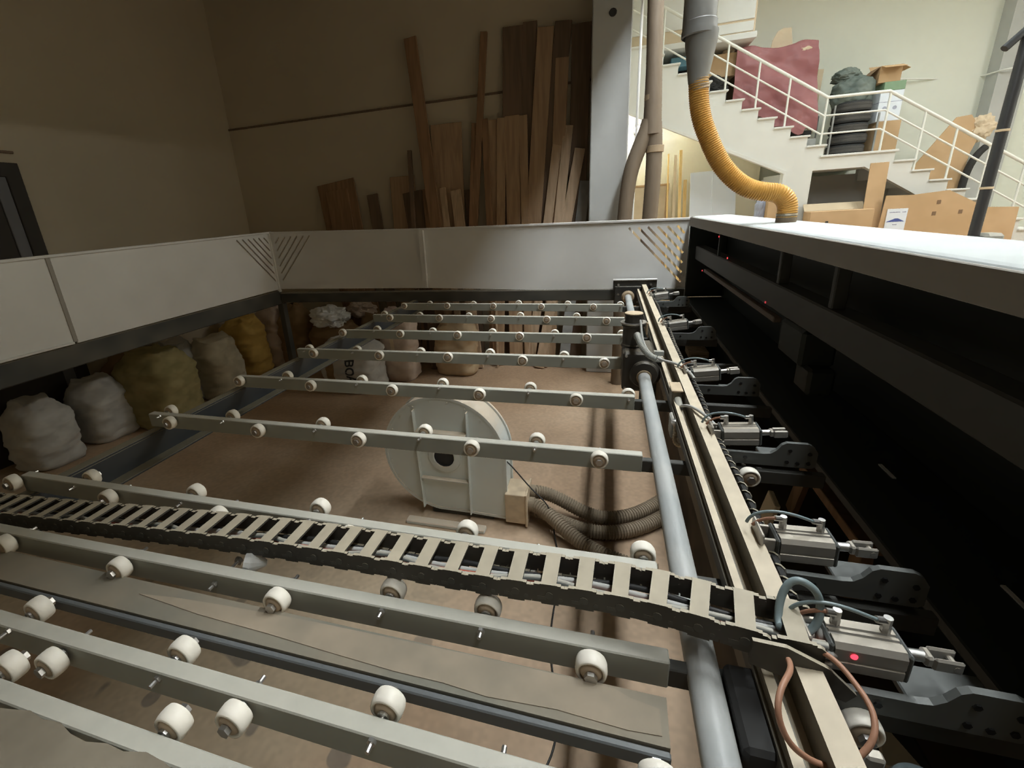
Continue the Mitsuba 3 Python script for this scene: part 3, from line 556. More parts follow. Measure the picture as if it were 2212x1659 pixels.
# ------------------------------------------------------------------ fan, its outlet box and hoses under the table
fa = thing('blower_fan', 'grey round blower fan standing on the dusty floor under the rails', 'fan')
FX, FZ, FR, FY = -.82, .379, .337, 2.0
an = np.linspace(math.radians(-58), math.radians(298 - 0), 72)
circ = [(FX + FR * math.cos(a), FZ + FR * math.sin(a)) for a in np.linspace(0, math.radians(262), 60)]
outline = ccw(circ + [(-.70, .045), (-.52, .035), (-.49, .035), (-.484, .30)])
add('casing', prism(outline, FY, FY + .155, 'y'), 'm_fan', fa)
rimc = [(FX + (FR + .010) * math.cos(a), FZ + (FR + .010) * math.sin(a)) for a in np.linspace(0, math.radians(262), 60)]
ro = ccw(rimc + [(-.70, .034), (-.474, .024), (-.474, .30)])
ri = ccw([(FX + (FR - .004) * math.cos(a), FZ + (FR - .004) * math.sin(a)) for a in np.linspace(0, math.radians(262), 60)] + [(-.70, .048), (-.49, .038), (-.488, .30)])
add('rim', prism(ro, FY - .004, FY + .008, 'y', [ri]), 'm_fan', fa)
add('rim', prism(ro, FY + .145, FY + .160, 'y', [ri]), 'm_fan', fa)
for (p0, p1) in (((-.965, .648), (-.952, .052)), ((-.668, .655), (-.678, .040))):
    add('rib', slab_bar((p0[0], FY - .016, p0[1]), (p1[0], FY - .016, p1[1]), .007, .032, (0, 1, 0)), 'm_fan', fa)
for z0, z1, d in ((.532, .528, .045), (.242, .240, .028)):
    add('rib', slab_bar((-.957, FY - d / 2, z0), (-.674, FY - d / 2, z1), .007, d, (0, 1, 0)), 'm_fan', fa)
add('inlet_ring', lathe([(.056, -.014), (.062, -.018), (.090, -.012), (.094, -.004), (.094, .002), (.056, .002)], (-.812, FY, .378), 'y', 40), 'm_fan', fa, smooth=30)
add('inlet_hole', lathe([(0, -.0015), (.056, -.0015), (.056, -.012), (.0585, -.012), (.0585, 0), (0, 0)], (-.812, FY, .378), 'y', 40), 'm_dark', fa, label='dark round intake opening')
add('foot', box(-1.03, -.58, FY - .12, FY - .07, 0, .022, .004), 'm_fan', fa)
add('base', box(-.92, -.56, FY + .01, FY + .13, 0, .05, .004), 'm_frame_dark', fa)
for i in range(14):
    a = math.radians(10 + i * 18)
    add('bolt', mikit.ply(cyl((FX + .318 * math.cos(a), FY - .006, FZ + .318 * math.sin(a)), (FX + .318 * math.cos(a), FY, FZ + .318 * math.sin(a)), .004, 6), 'm_fan'), None, fa)
ob = thing('outlet_box', 'small dusty wooden box joined to the side of the round fan', 'box')
add('body', box(-.484, -.372, 1.975, 2.13, .022, .198, .003), 'm_box_dust', ob)
add('flange', box(-.376, -.366, 1.968, 2.138, .012, .206, .002), 'm_box_dust', ob)
for i, (y, z) in enumerate(((2.03, .115), (2.10, .145), (2.09, .055))):
    add('collar', cyl((-.366, y, z), (-.335, y, z), .038, 20), 'm_flex', ob, smooth=40)
for pts, r, lab in (([(-.345, 2.03, .115), (-.28, 2.0, .105), (-.18, 1.93, .075), (-.05, 1.85, .045), (.10, 1.79, .036), (.26, 1.76, .036)], .035, 'flexible ribbed hose running from the wooden box towards the camera'),
                    ([(-.345, 2.10, .145), (-.27, 2.12, .125), (-.15, 2.11, .08), (.0, 2.085, .045), (.15, 2.13, .042), (.32, 2.29, .042), (.46, 2.42, .045)], .035, 'flexible ribbed hose, the rear one of the two bending away under the pusher'),
                    ([(-.345, 2.07, .055), (-.25, 2.04, .045), (-.10, 1.985, .038), (.02, 1.975, .038), (.15, 2.02, .038), (.32, 2.16, .038), (.46, 2.30, .04)], .034, 'flexible ribbed hose, the front one of the two bending away under the pusher')):
    add('flexible_hose', hose(pts, r, .014, .14, 16), 'm_flex', smooth=35, label=lab, category='hose')
add('power_cable', tube(spline([(-.486, 2.06, .345), (-.42, 2.05, .28), (-.33, 2.02, .20), (-.26, 1.99, .145), (-.22, 1.93, .03), (-.20, 1.86, .006), (-.17, 1.62, .005), (-.165, 1.3, .005), (-.12, .95, .005), (-.19, .80, .005), (-.24, .60, .005)], 90), .0035, 6), 'm_cable', smooth=True, label='thin black cable from the fan down over the hoses and along the floor', category='cable')

# ------------------------------------------------------------------ sacks
def sack(cx, cy, w, d, h, seed, neck=.55, lean=(0, 0), fold=.05, top=.10, e=.62):
    nu, nv = 44, 34
    U = np.linspace(0, 2 * np.pi, nu, endpoint=False); Vv = np.linspace(0, 1, nv)
    V, F = [], []
    r_ = np.random.default_rng(seed)
    for t in Vv:
        if t < .08: k = .80 + .20 * math.sin(t / .08 * math.pi / 2)
        elif t < 1 - top * 2.4: k = 1.0 + .05 * math.sin((t - .08) / .8 * math.pi)
        else:
            q = (t - (1 - top * 2.4)) / (top * 2.4); k = 1.0 - (1 - neck) * (3 * q * q - 2 * q ** 3)
        for u in U:
            c, s_ = math.cos(u), math.sin(u)
            x = math.copysign(abs(c) ** e, c) * w / 2 * k; y = math.copysign(abs(s_) ** e, s_) * d / 2 * k
            V.append((x, y, t * h))
    V = np.array(V)
    V[:, 0] += lean[0] * (V[:, 2] / h) ** 1.5; V[:, 1] += lean[1] * (V[:, 2] / h) ** 1.5
    q = V / np.array([.11, .11, .06]) + seed * 3.1
    n1 = meshkit.fbm(q, 3, seed) - .5; n2 = meshkit.fbm(V / .22 + seed, 2, seed + 9) - .5
    rad = np.stack([V[:, 0], V[:, 1], 0 * V[:, 0]], 1); L = np.linalg.norm(rad, axis=1, keepdims=True); rad /= np.maximum(L, 1e-6)
    n3 = np.abs(meshkit.fbm(V / np.array([.16, .16, .038]) + seed * 1.7, 2, seed + 21) - .5)
    V += rad * (n1 * fold * 1.0 + n2 * fold * 1.6 - n3 * fold * .9)[:, None]
    up = np.clip((V[:, 2] / h - .7) / .3, 0, 1); V[:, 2] += up * (meshkit.fbm(V / .07 + 5, 2, seed + 3) - .5) * h * .16
    V[:, 2] = np.maximum(V[:, 2], 0)
    for i in range(nv - 1):
        for j in range(nu):
            a, b = i * nu + j, i * nu + (j + 1) % nu
            F += [(a, b, b + nu), (a, b + nu, a + nu)]
    V = np.vstack([V, [[0, 0, 0]], [[lean[0], lean[1], h * .97 + up[-1] * .0]]])
    for j in range(nu):
        F += [(nu * nv, (j + 1) % nu, j), (nu * nv + 1, (nv - 1) * nu + j, (nv - 1) * nu + (j + 1) % nu)]
    m = trimesh.Trimesh(V + np.array((cx, cy, 0)), np.array(F), process=False)
    return m
SACKS = [
 (-4.02, 1.99, .40, .34, .53, 1, .55, 'white', 'white sack at the left picture edge, nearest of the row along the left wall'),
 (-4.03, 2.42, .44, .36, .53, 2, .55, 'white', 'plump white sack just left of the big olive sack'),
 (-3.72, 2.74, .62, .44, .68, 3, .62, 'olive', 'big olive brown sack with a pale top by the left wall'),
 (-3.98, 3.18, .36, .28, .62, 4, .70, 'white', 'slim wrinkled white sack with printed label, right of the big olive sack'),
 (-3.70, 3.36, .42, .34, .62, 5, .75, 'cream', 'wrinkled cream sack beside the yellow sack'),
 (-3.93, 4.00, .46, .36, .67, 6, .62, 'yellow', 'yellow sack standing in the row by the left wall'),
 (-3.80, 4.33, .36, .30, .72, 7, .72, 'pink', 'pinkish white sack right behind the yellow sack'),
 (-3.47, 4.33, .38, .32, .74, 8, .6, 'brown', 'dark brown sack in the corner between the left wall and the back wall'),
 (-2.97, 4.35, .56, .38, .52, 9, .7, 'brown', 'reddish brown sack under the crumpled plastic bag'),
 (-2.40, 3.74, .60, .38, .56, 11, .62, 'white', 'white sack with black printed letters behind the blue steel channel'),
 (-2.03, 4.06, .36, .32, .74, 12, .7, 'pink', 'pinkish paper sack with a pale strip right of the printed white sack'),
 (-1.50, 4.30, .42, .34, .60, 13, .6, 'tan', 'tan sack below the leaning boards, right of the pinkish paper sack'),
 (-2.60, 4.62, .34, .26, .58, 14, .6, 'brown', 'small dark brown sack behind the printed white sack'),
 (-4.12, 2.80, .30, .40, .62, 15, .6, 'brown', 'dark brown sack behind the big olive sack'),
]
from scipy.interpolate import LinearNDInterpolator, NearestNDInterpolator
def printed(sk, cy, poly, lift=.0025):
    """Lays a flat print (mesh with x, z and a thin depth in y) on the front of a sack."""
    v = np.array(sk.vertices); f = v[v[:, 1] < cy - .02]
    A, B = LinearNDInterpolator(f[:, [0, 2]], f[:, 1]), NearestNDInterpolator(f[:, [0, 2]], f[:, 1])
    V, F = trimesh.remesh.subdivide_to_size(poly.vertices, poly.faces, .02)
    y = A(V[:, [0, 2]]); y = np.where(np.isnan(y), B(V[:, [0, 2]]), y)
    return trimesh.Trimesh(np.stack([V[:, 0], y - lift - V[:, 1], V[:, 2]], 1), F[:, ::-1], process=False)
for (x, y, w, dd, h, sd, nk, m, lab) in SACKS:
    body = sack(x, y, w, dd, h, sd, nk)
    k = add('sack', body, 'm_sack_' + m, smooth=True, label=lab, category='sack', group='sacks on the floor')
    if sd == 11:
        tx = meshkit.text_mesh('BOA', .082, .002, True); v = np.array(tx.vertices)
        tx.vertices = np.stack([-2.365 + v[:, 1] + .03 * v[:, 0], v[:, 2], .368 - v[:, 0]], 1)
        add('printed_letters', printed(body, y, tx), 'm_dark', k, label='black printed letters')
        add('printed_block', printed(body, y, box(-2.60, -2.50, 0, .002, .16, .42)), 'm_sack_brown', k, label='dark printed block')
    if sd == 4:
        add('label', printed(body, y, box(-4.03, -3.95, 0, .002, .42, .52)), 'm_whiteblue', k, label='pale printed label')
    if sd == 12:
        add('pale_strip', printed(body, y, box(-2.06, -2.02, 0, .002, .28, .56)), 'm_card_light', k, label='pale strip')
def crumple(cx, cy, cz, rx, ry, rz, seed, amp=.35):
    m = trimesh.creation.icosphere(subdivisions=4); v = np.array(m.vertices)
    n = meshkit.fbm(v * 2.3 + seed, 4, seed) - .5; n2 = np.abs(meshkit.fbm(v * 4.1 + seed * 2, 3, seed + 5) - .5)
    v = v * (1 + amp * n * 2 - amp * n2)[:, None] * np.array((rx, ry, rz))
    return trimesh.Trimesh(v + np.array((cx, cy, cz)), m.faces, process=False)
add('plastic_bag', crumple(-2.98, 4.30, .60, .22, .16, .13, 4, .5), 'm_white', smooth=35, label='crumpled white plastic bag lying on the reddish brown sack', category='bag')
add('plastic_bag', crumple(-2.78, 4.66, .62, .18, .12, .11, 9, .5), 'm_sack_pink', smooth=35, label='pale plastic bag in the corner behind the crumpled white one', category='bag')
cb = thing('dark_crate', 'dark open crate between the pinkish paper sack and the tan sack', 'crate')
for a in ((-1.83, -1.815, 4.35, 4.62), (-1.715, -1.70, 4.35, 4.62), (-1.815, -1.715, 4.35, 4.365), (-1.815, -1.715, 4.605, 4.62)):
    add('side', box(*a, 0, .52, .002), 'm_wood_d', cb)
add('bottom', box(-1.815, -1.715, 4.365, 4.605, 0, .02), 'm_wood_d', cb)

# ------------------------------------------------------------------ dust ducts
yd = thing('dust_duct', 'dusty brown dust duct that forks in two beside the column', 'duct')
add('main_pipe', tube(spline([(.277, 4.2, 4.05), (.278, 4.2, 3.2), (.302, 4.2, 2.4), (.308, 4.2, 2.12)], 30), np.interp(np.linspace(0, 1, 30), [0, .75, .92, 1], [.056, .058, .066, .072]), 24), 'm_duct', yd, smooth=40)
add('straight_branch', tube(spline([(.318, 4.2, 2.20), (.335, 4.2, 1.9), (.328, 4.2, 1.48), (.32, 4.2, .9), (.32, 4.2, .0)], 40), .060, 24), 'm_duct', yd, smooth=40)
add('side_branch', tube(spline([(.285, 4.2, 2.22), (.23, 4.19, 2.06), (.165, 4.18, 1.87), (.14, 4.18, 1.70), (.127, 4.18, 1.50), (.12, 4.18, .9), (.12, 4.18, 0)], 50), .058, 24), 'm_duct', yd, smooth=40)
add('sleeve', lathe([(.060, 0), (.067, .002), (.067, .05), (.060, .052)], (.337, 4.2, 1.985), 'z'), 'm_tape', yd, smooth=30)
add('sleeve', lathe([(.057, 0), (.062, .002), (.062, .04), (.057, .042)], (.300, 4.2, 2.36), 'z'), 'm_tape', yd, smooth=30)
gp = thing('grey_pipe', 'grey plastic pipe with a reducer above the yellow hose', 'pipe')
add('pipe', cyl((.318, 2.27, 2.27), (.318, 2.27, 5.8), .060, 32), 'm_greypipe', gp, smooth=40)
add('socket', lathe([(.060, 0), (.065, .004), (.065, .022), (.063, .026), (.063, .05), (.060, .054)], (.321, 2.27, 2.225), 'z', 32), 'm_greypipe', gp, smooth=30)
add('reducer', lathe([(.0345, 0), (.036, .002), (.058, .14), (.060, .17), (.060, .18)], (.331, 2.27, 2.062), 'z', 32), 'm_greypipe', gp, smooth=30)
yh = thing('yellow_hose', 'yellow ribbed suction hose curving down onto the white saw cover', 'hose')
hp = [(.333, 2.27, 2.085), (.337, 2.27, 2.03), (.358, 2.27, 1.93), (.389, 2.27, 1.857), (.436, 2.27, 1.768), (.492, 2.27, 1.698), (.571, 2.27, 1.642), (.632, 2.27, 1.626), (.682, 2.27, 1.613), (.710, 2.27, 1.58), (.717, 2.27, 1.535), (.717, 2.27, 1.515)]
add('ribbed_hose', hose(hp, .0365, .0085, .075, 24), 'm_yellowhose', yh, smooth=35)
add('tape_wrap', tube(spline([(.330, 2.27, 2.115), (.335, 2.27, 2.06), (.340, 2.27, 2.035)], 25), .0372 + .0012 * np.sin(np.arange(25) * 1.7), 24), 'm_tape', yh, smooth=40)
add('hose_clamp', lathe([(.037, 0), (.0392, .001), (.0392, .008), (.037, .009)], (.717, 2.27, 1.527), 'z', 30), 'm_clampband', yh, smooth=30)
add('spigot', cyl((.717, 2.27, 1.498), (.717, 2.27, 1.528), .0375, 28), 'm_duct', yh, smooth=40)

# ------------------------------------------------------------------ stair hall
RUN, RISE, LZ, YS = .26, .165, 2.17, 9.5
sh = thing('staircase', 'white staircase with a landing climbing along the far wall of the bright hall', 'staircase')
NU, NL = 12, 13
up = [(3.40 - RUN * i, LZ + RISE * i) for i in range(NU + 1)]
prof = [(-1.02, 0)]
upper = [(.10, LZ + RISE * NU)]
for i in range(NU, 0, -1): upper += [(3.40 - RUN * (i - 1), LZ + RISE * i), (3.40 - RUN * (i - 1), LZ + RISE * (i - 1))]
lower = [(4.40, LZ)]
for i in range(1, NL): lower += [(4.40 + RUN * (i - 1), LZ - RISE * i), (4.40 + RUN * i, LZ - RISE * i)]
lower += [(4.40 + RUN * (NL - 1), 0)]
wallp = [(.10, 0)] + upper + lower
alc = [(.14, .0), (2.86, .0), (2.85, 1.93), (.14, 3.20)]
hol = [(3.28, .9), (3.285, 1.94), (4.02, 1.94), (6.0, .70), (6.0, .02), (3.28, .02)]
add('side_wall', prism(ccw(wallp), YS, YS + .12, 'y', [ccw([(a, max(z, .02)) for a, z in alc]), ccw(hol)]), 'm_stairwall', sh)
mold = add('edge_moulding', slab_bar((.10, YS - .015, 3.23), (2.88, YS - .015, 1.935), .05, .035, (0, 1, 0)), 'm_stairwall', sh)
add('edge_moulding', box(2.85, 2.89, YS - .03, YS, 0, 1.94, .004), 'm_stairwall', sh)
STEP = mikit.ply(box(-RUN - .005, .0, YS + .12, 10.98, -RISE - .10, -.03), 'm_stairwall')
TREAD = mikit.ply(box(-RUN - .0, .03, YS - .035, 10.98, -.03, 0, .006), 'm_stairwall')
STEPL = mikit.ply(box(.0, RUN + .005, YS + .12, 10.70, -RISE - .10, -.03), 'm_stairwall')
TREADL = mikit.ply(box(.0, RUN + .03, YS - .035, 10.70, -.03, 0, .006), 'm_stairwall')
for i in range(1, NU + 1):
    k = add('step', STEP, None, sh, tw=T().translate([3.40 - RUN * (i - 1), 0, LZ + RISE * i])); add('tread', TREAD, None, k, tw=T().translate([3.40 - RUN * (i - 1), 0, LZ + RISE * i]))
k = add('landing', box(3.40, 4.40, YS + .12, 10.98, LZ - .23, LZ - .035), 'm_stairwall', sh); add('landing_slab', box(3.36, 4.43, YS - .035, 10.98, LZ - .035, LZ, .006), 'm_stairwall', k)
for i in range(1, NL):
    k = add('step', STEPL, None, sh, tw=T().translate([4.40 + RUN * (i - 1), 0, LZ - RISE * i])); add('tread', TREADL, None, k, tw=T().translate([4.40 + RUN * (i - 1), 0, LZ - RISE * i]))
add('under_back', box(.1, 2.86, 10.88, 10.98, 0, 3.1), 'm_cream', sh)
add('landing_back', box(2.86, 6.2, 10.6, 10.7, 0, LZ - .3), 'm_column', sh)
add('partition', box(2.86, 3.28, YS + .12, 10.6, 0, LZ - .25), 'm_column', sh)
rl = thing('stair_railing', 'white tubular stair railing with three rails along the staircase', 'railing')
YR = YS + .03
def rail_line(dz): return [(.2, YR, LZ + .87 + RISE / RUN * 3.15 + dz), (3.35, YR, LZ + .865 + dz), (4.17, YR, LZ + .86 + dz), (7.2, YR, LZ + .86 - RISE / RUN * 3.0 + .0 + dz)]
for nm, dz, r in (('handrail', 0, .024), ('middle_rail', -.265, .014), ('lower_rail', -.535, .014)):
    P = rail_line(dz)
    sh_x = -.06 * (-dz)
    add(nm, cat(*[cyl(np.array(P[i]) + (sh_x, 0, 0), np.array(P[i + 1]) + (sh_x, 0, 0), r, 12) for i in range(3)], *[trimesh.creation.icosphere(2, r).apply_translation(np.array(P[i]) + (sh_x, 0, 0)) for i in (1, 2)]), 'm_railing', rl, smooth=40)
def rail_z(x):
    P = np.array(rail_line(0)); return np.interp(x, P[:, 0], P[:, 2])
def step_z(x):
    return LZ if 3.4 <= x <= 4.4 else (LZ + RISE * math.ceil((3.40 - x) / RUN) if x < 3.4 else LZ - RISE * math.ceil((x - 4.4) / RUN))
for x in (.27, .80, 1.32, 1.82, 2.31, 2.78, 3.345, 4.19, 4.70, 5.15, 5.62, 6.1, 6.6):
    add('post', cyl((x, YR, step_z(x) - .02), (x, YR, rail_z(x)), .016, 10), 'm_railing', rl, smooth=40)

# things stored on the upper flight
cbn = thing('white_cabinet', 'cream white cabinet box jutting out above the upper stairs', 'cabinet')
add('body', box(.2, 2.22, 9.72, 10.95, 4.16, 5.0, .01), 'm_card_light', cbn)
add('base_board', box(.18, 2.25, 9.69, 10.95, 4.08, 4.17, .006), 'm_stairwall', cbn)
for x0, x1 in ((.28, 1.22), (1.62, 2.19)):
    add('door_panel', box(x0, x1, 9.70, 9.725, 4.36, 4.98, .006), 'm_stairwall', cbn)
add('drawer_front', box(1.63, 2.19, 9.705, 9.725, 4.19, 4.33, .004), 'm_stairwall', cbn)
add('side_leg', box(2.12, 2.19, 10.82, 10.93, 3.17, 4.08, .005), 'm_stairwall', cbn)
add('brown_box', box(1.55, 2.05, 10.0, 10.4, 3.62, 3.98, .006), 'm_card', label='brown box under the white cabinet', category='box')
add('teal_box', box(.98, 1.28, 9.9, 10.2, 3.845, 4.0, .006), 'm_bluebox', label='teal box on the steps under the white cabinet', category='box')
add('dark_box', box(1.02, 1.40, 10.35, 10.8, 3.86, 4.06, .006), 'm_dark', label='dark box in the shadow behind the teal box', category='box')
add('dark_bag', crumple(1.72, 9.86, 3.47, .20, .14, .15, 3, .4), 'm_dark', smooth=35, label='dark crumpled bag below the brown box on the stairs', category='bag')
add('paper_bundle', crumple(1.95, 10.2, 4.03, .10, .08, .06, 6, .4), 'm_card_light', smooth=35, label='pale paper bundle on top of the brown box', category='bundle')
def drape():
    nu, nv = 80, 60; V = []
    for j in range(nv):
        t = j / (nv - 1)
        for i in range(nu):
            u = i / (nu - 1)
            x = 2.02 + u * 1.16 + t * u * .18
            zt = 3.98 - .03 * u + .03 * math.sin(u * 9); zb = 3.06 - .50 * min(1, u * 1.25) + (.06 if u > .85 else 0) + .03 * math.sin(u * 23)
            if t < .25:
                q = t / .25; y = 10.75 - .85 * q; z = zt + .02 * math.sin(q * 3)
            else:
                q = (t - .25) / .75; y = 9.90 - .10 * q + .03 * math.sin(u * 13 + q * 2) * q; z = zt - (zt - zb) * q
            V.append((x, y, z))
    V = np.array(V); n = meshkit.fbm(V * np.array((3, 1, 3.5)), 3, 4) - .5; V[:, 1] -= n * .16; V[:, 2] += (meshkit.fbm(V * 4, 2, 8) - .5) * .06
    F = []
    for j in range(nv - 1):
        for i in range(nu - 1):
            a = j * nu + i; F += [(a, a + 1, a + nu + 1), (a, a + nu + 1, a + nu)]
    F = np.array(F); V2 = V + np.array((0, .012, -.006)); k = len(V)
    return trimesh.Trimesh(np.vstack([V, V2]), np.vstack([F, F[:, ::-1] + k]), process=False)
add('red_tarpaulin', drape(), 'm_tarp', smooth=True, label='dark red tarpaulin draped over stored goods on the stairs', category='tarpaulin')
add('stored_crate', box(2.12, 3.05, 10.05, 10.9, 3.16, 3.90, .01), 'm_card_dark', label='dark crate hidden beneath the red tarpaulin', category='crate')
add('paper_sheet', prism(ccw([(2.58, 3.93), (2.60, 4.10), (2.66, 4.22), (2.74, 4.26), (2.86, 4.25), (2.90, 4.05), (2.92, 3.93)]), 10.12, 10.135, 'y'), 'm_card_light', label='torn beige wrapping paper standing on the red tarpaulin', category='paper')
add('paper_sheet', crumple(3.02, 10.02, 3.86, .17, .12, .12, 12, .3), 'm_card_light', smooth=35, label='beige paper roll end poking out at the right top of the red tarpaulin', category='paper')
add('wall_panel', box(3.18, 3.60, 10.85, 10.88, 2.9, 3.62, .004), 'm_card_light', label='pale board leaning on the wall between the red tarpaulin and the tyres', category='board')
add('narrow_board', slab_bar((3.50, 10.55, 2.62), (3.62, 10.82, 3.70), .09, .02), 'm_card_light', label='narrow beige board leaning left of the tyre stack', category='board')
add('dark_suitcase', box(2.86, 3.34, 9.95, 10.4, 2.50, 2.62, .02), 'm_dark', label='dark flat case under the lower edge of the red tarpaulin', category='case')
add('grey_carton', box(3.12, 3.37, 9.8, 10.2, 2.335, 2.47, .01), 'm_greypipe', label='small grey carton on the steps below the red tarpaulin', category='box')
add('small_carton', box(3.40, 3.53, 9.85, 10.05, LZ, LZ + .2, .005), 'm_card_light', label='small pale carton on the landing left of the tyres', category='box')
tyre = lathe([(.155, -.060), (.165, -.075), (.235, -.082), (.262, -.070), (.270, -.045), (.270, .045), (.262, .070), (.235, .082), (.165, .075), (.155, .060), (.150, 0), (.155, -.060)], axis='z', n=40)
tread = lathe([(.2705, -.046), (.274, -.042), (.274, -.015), (.2705, -.012), (.2705, .012), (.274, .015), (.274, .042), (.2705, .046)], axis='z', n=40)
P_TY, P_TR = mikit.ply(tyre, 'm_tyre', 35), mikit.ply(tread, 'm_tyre_tread', 35)
for i, nm in enumerate(('bottom', 'second from the bottom', 'third from the bottom', 'fourth from the bottom', 'topmost, under the green cloth')):
    k = add('tyre', P_TY, None, tw=T().translate([3.925 + .012 * (i % 2), 10.12, LZ + .084 + i * .166]), label=f'black tyre of the stack on the landing, {nm}', category='tyre', group='stacked tyres on the landing')
    add('tread_band', P_TR, None, k, tw=T().translate([3.925 + .012 * (i % 2), 10.12, LZ + .084 + i * .166]))
m = crumple(3.90, 10.12, 3.13, .30, .25, .30, 5, .22); add('green_cloth', m, 'm_bag_green', smooth=True, label='grey green cloth bundle lying over the tyre stack', category='cloth')
add('green_cloth', crumple(3.80, 10.20, 3.42, .20, .18, .13, 8, .3), 'm_bag_green', smooth=True, label='smaller dark green cloth on top of the bundle over the tyres', category='cloth')
add('tall_frame', cat(box(3.585, 3.61, 9.86, 9.885, LZ, 2.95, .003), box(4.225, 4.25, 9.86, 9.885, LZ, 2.78, .003), box(3.60, 3.62, 10.55, 10.57, LZ, 2.9, .003), box(4.22, 4.24, 10.55, 10.57, LZ, 2.8, .003)), 'm_greypipe', label='thin grey rack posts around the tyre stack', category='rack', kind=None)
add('carton', box(4.26, 4.62, 9.95, 10.4, LZ + .0, 2.64, .006) if False else box(4.27, 4.60, 9.95, 10.35, LZ, 2.645, .006), 'm_card', label='brown carton at the right end of the landing, lowest of its pile', category='box')
wbx = thing('carton', 'white printed carton on the brown carton of the landing', 'box')
add('body', box(4.24, 4.56, 9.96, 10.34, 2.645, 3.10, .006), 'm_whiteblue', wbx)
add('seam', box(4.238, 4.562, 9.958, 10.34, 2.93, 2.938), 'm_ink_grey', wbx)
for x in (4.33, 4.47): add('printed_mark', lathe([(0, 0), (.03, 0), (.03, -.001), (0, -.001)], (x, 9.959, 2.84), 'y', 14), 'm_ink_grey', wbx)
add('green_top', box(4.27, 4.56, 9.955, 10.345, 3.10, 3.23, .005), 'm_greenbox', wbx, label='green and white printed top')
oc = thing('open_carton', 'open brown carton on top of the white printed carton', 'box')
for a in ((4.18, 4.19, 9.98, 10.32), (4.47, 4.48, 9.98, 10.32), (4.19, 4.47, 9.98, 9.99), (4.19, 4.47, 10.31, 10.32)):
    add('side', box(*a, 3.23, 3.47, .001), 'm_card', oc)
add('bottom', box(4.19, 4.47, 9.99, 10.31, 3.23, 3.24), 'm_card', oc)
add('flap', slab_bar((4.33, 9.975, 3.47), (4.335, 9.84, 3.42), .30, .006, (0, .3, 1)), 'm_card', oc)
add('flap', slab_bar((4.18, 10.15, 3.47), (4.06, 10.15, 3.36), .30, .006, (1, 0, 1)), 'm_card_dark', oc)
add('flap', slab_bar((4.48, 10.15, 3.47), (4.60, 10.15, 3.41), .30, .006, (1, 0, 1)), 'm_card', oc)
add('flap', slab_bar((4.33, 10.325, 3.47), (4.335, 10.42, 3.55), .28, .006, (0, 1, -1)), 'm_card', oc)

# sheets and goods on and beside the lower flight
add('cardboard_sheet', prism(ccw([(4.70, 1.62), (4.95, 1.98), (5.33, 2.60), (5.52, 2.62), (5.70, 2.36), (5.62, 2.05), (5.58, 1.45), (5.2, 1.35), (4.80, 1.55)]), 9.95, 9.965, 'y'), 'm_card', label='large brown cardboard sheet leaning on the lower stairs', category='cardboard')
add('paper_bag', crumple(5.70, 10.0, 2.42, .17, .12, .20, 21, .45), 'm_card_light', smooth=35, label='crumpled paper bag behind the railing beside the black pole', category='bag')
add('foam_gasket', tube(spline([(5.78, 9.9, 2.12), (5.68, 9.9, 1.98), (5.62, 9.9, 1.78), (5.60, 9.9, 1.55), (5.60, 9.9, 1.40)], 30), .05, 10), 'm_dark', smooth=True, label='dark curved foam strip leaning on the cardboard sheet', category='strip')
add('cardboard_strip', slab_bar((4.14, 9.22, .55), (4.13, 9.30, 1.98), .25, .012), 'm_card', label='tall upright cardboard strip in front of the dark opening under the landing', category='cardboard')
ps = add('cardboard_sheet', prism(ccw([(4.20, .3), (4.25, 1.47), (4.6, 1.46), (5.05, 1.50), (5.55, 1.22), (5.95, 1.20), (5.98, .3)]), 9.17, 9.185, 'y'), 'm_card', label='wide cardboard panel standing in front of the lower stairs', category='cardboard')
for x, z in ((4.95, 1.33), (4.92, 1.16), (5.25, 1.17)):
    add('hole', box(x - .025, x + .025, 9.166, 9.171, z - .03, z + .03, .001), 'm_card_dark', ps, label='dark torn mark')
pp = thing('paper_notice', 'white paper notice with a blue triangle on the cardboard panel', 'notice')
add('sheet', box(4.30, 4.57, 9.155, 9.166, .86, 1.262, .001), 'm_whiteblue', pp)
add('blue_triangle', prism(ccw([(4.305, 1.062), (4.42, 1.112), (4.46, 1.112), (4.55, 1.062)]), 9.152, 9.155, 'y'), 'm_ink_blue', pp, label='flat dark blue triangle')
for x0, x1, z in ((4.33, 4.47, 1.20), (4.50, 4.55, 1.20), (4.33, 4.44, .93), (4.40, 4.46, 1.01)):
    add('text_line', box(x0, x1, 9.153, 9.155, z, z + .016), 'm_ink_grey', pp)
cbx = thing('long_carton', 'long low brown carton in front of the dark opening under the landing', 'box')
add('body', box(3.20, 4.08, 9.05, 9.35, 0.6, 1.285, .006), 'm_card', cbx)
add('flap', slab_bar((3.64, 9.36, 1.285), (3.64, 9.46, 1.40), .86, .008, (0, 1, -1)), 'm_card_light', cbx)
add('handle_hole', box(3.43, 3.47, 9.045, 9.052, 1.10, 1.125), 'm_dark', cbx, label='dark grip hole')
add('pallet', box(3.1, 4.3, 9.02, 9.40, .0, .60, .01), 'm_wood_b', label='brown stack of pallets below the long low carton', category='pallet')
al = thing('wall_lamp', 'small lit wall lamp in the alcove under the stairs', 'lamp')
add('base', cat(box(.45, .56, 10.82, 10.88, 2.94, 3.08, .01), cyl((.505, 10.82, 3.0), (.505, 10.66, 3.0), .02, 10)), 'm_dark', al)
add('bulb', trimesh.creation.icosphere(3, .07).apply_translation((.505, 10.6, 3.0)), 'm_white', al, smooth=True, extra={'emitter': {'type': 'area', 'radiance': rgb((360, 335, 262))}})
wp = thing('white_sheets', 'large white panel leaning in the warm alcove under the stairs', 'panel')
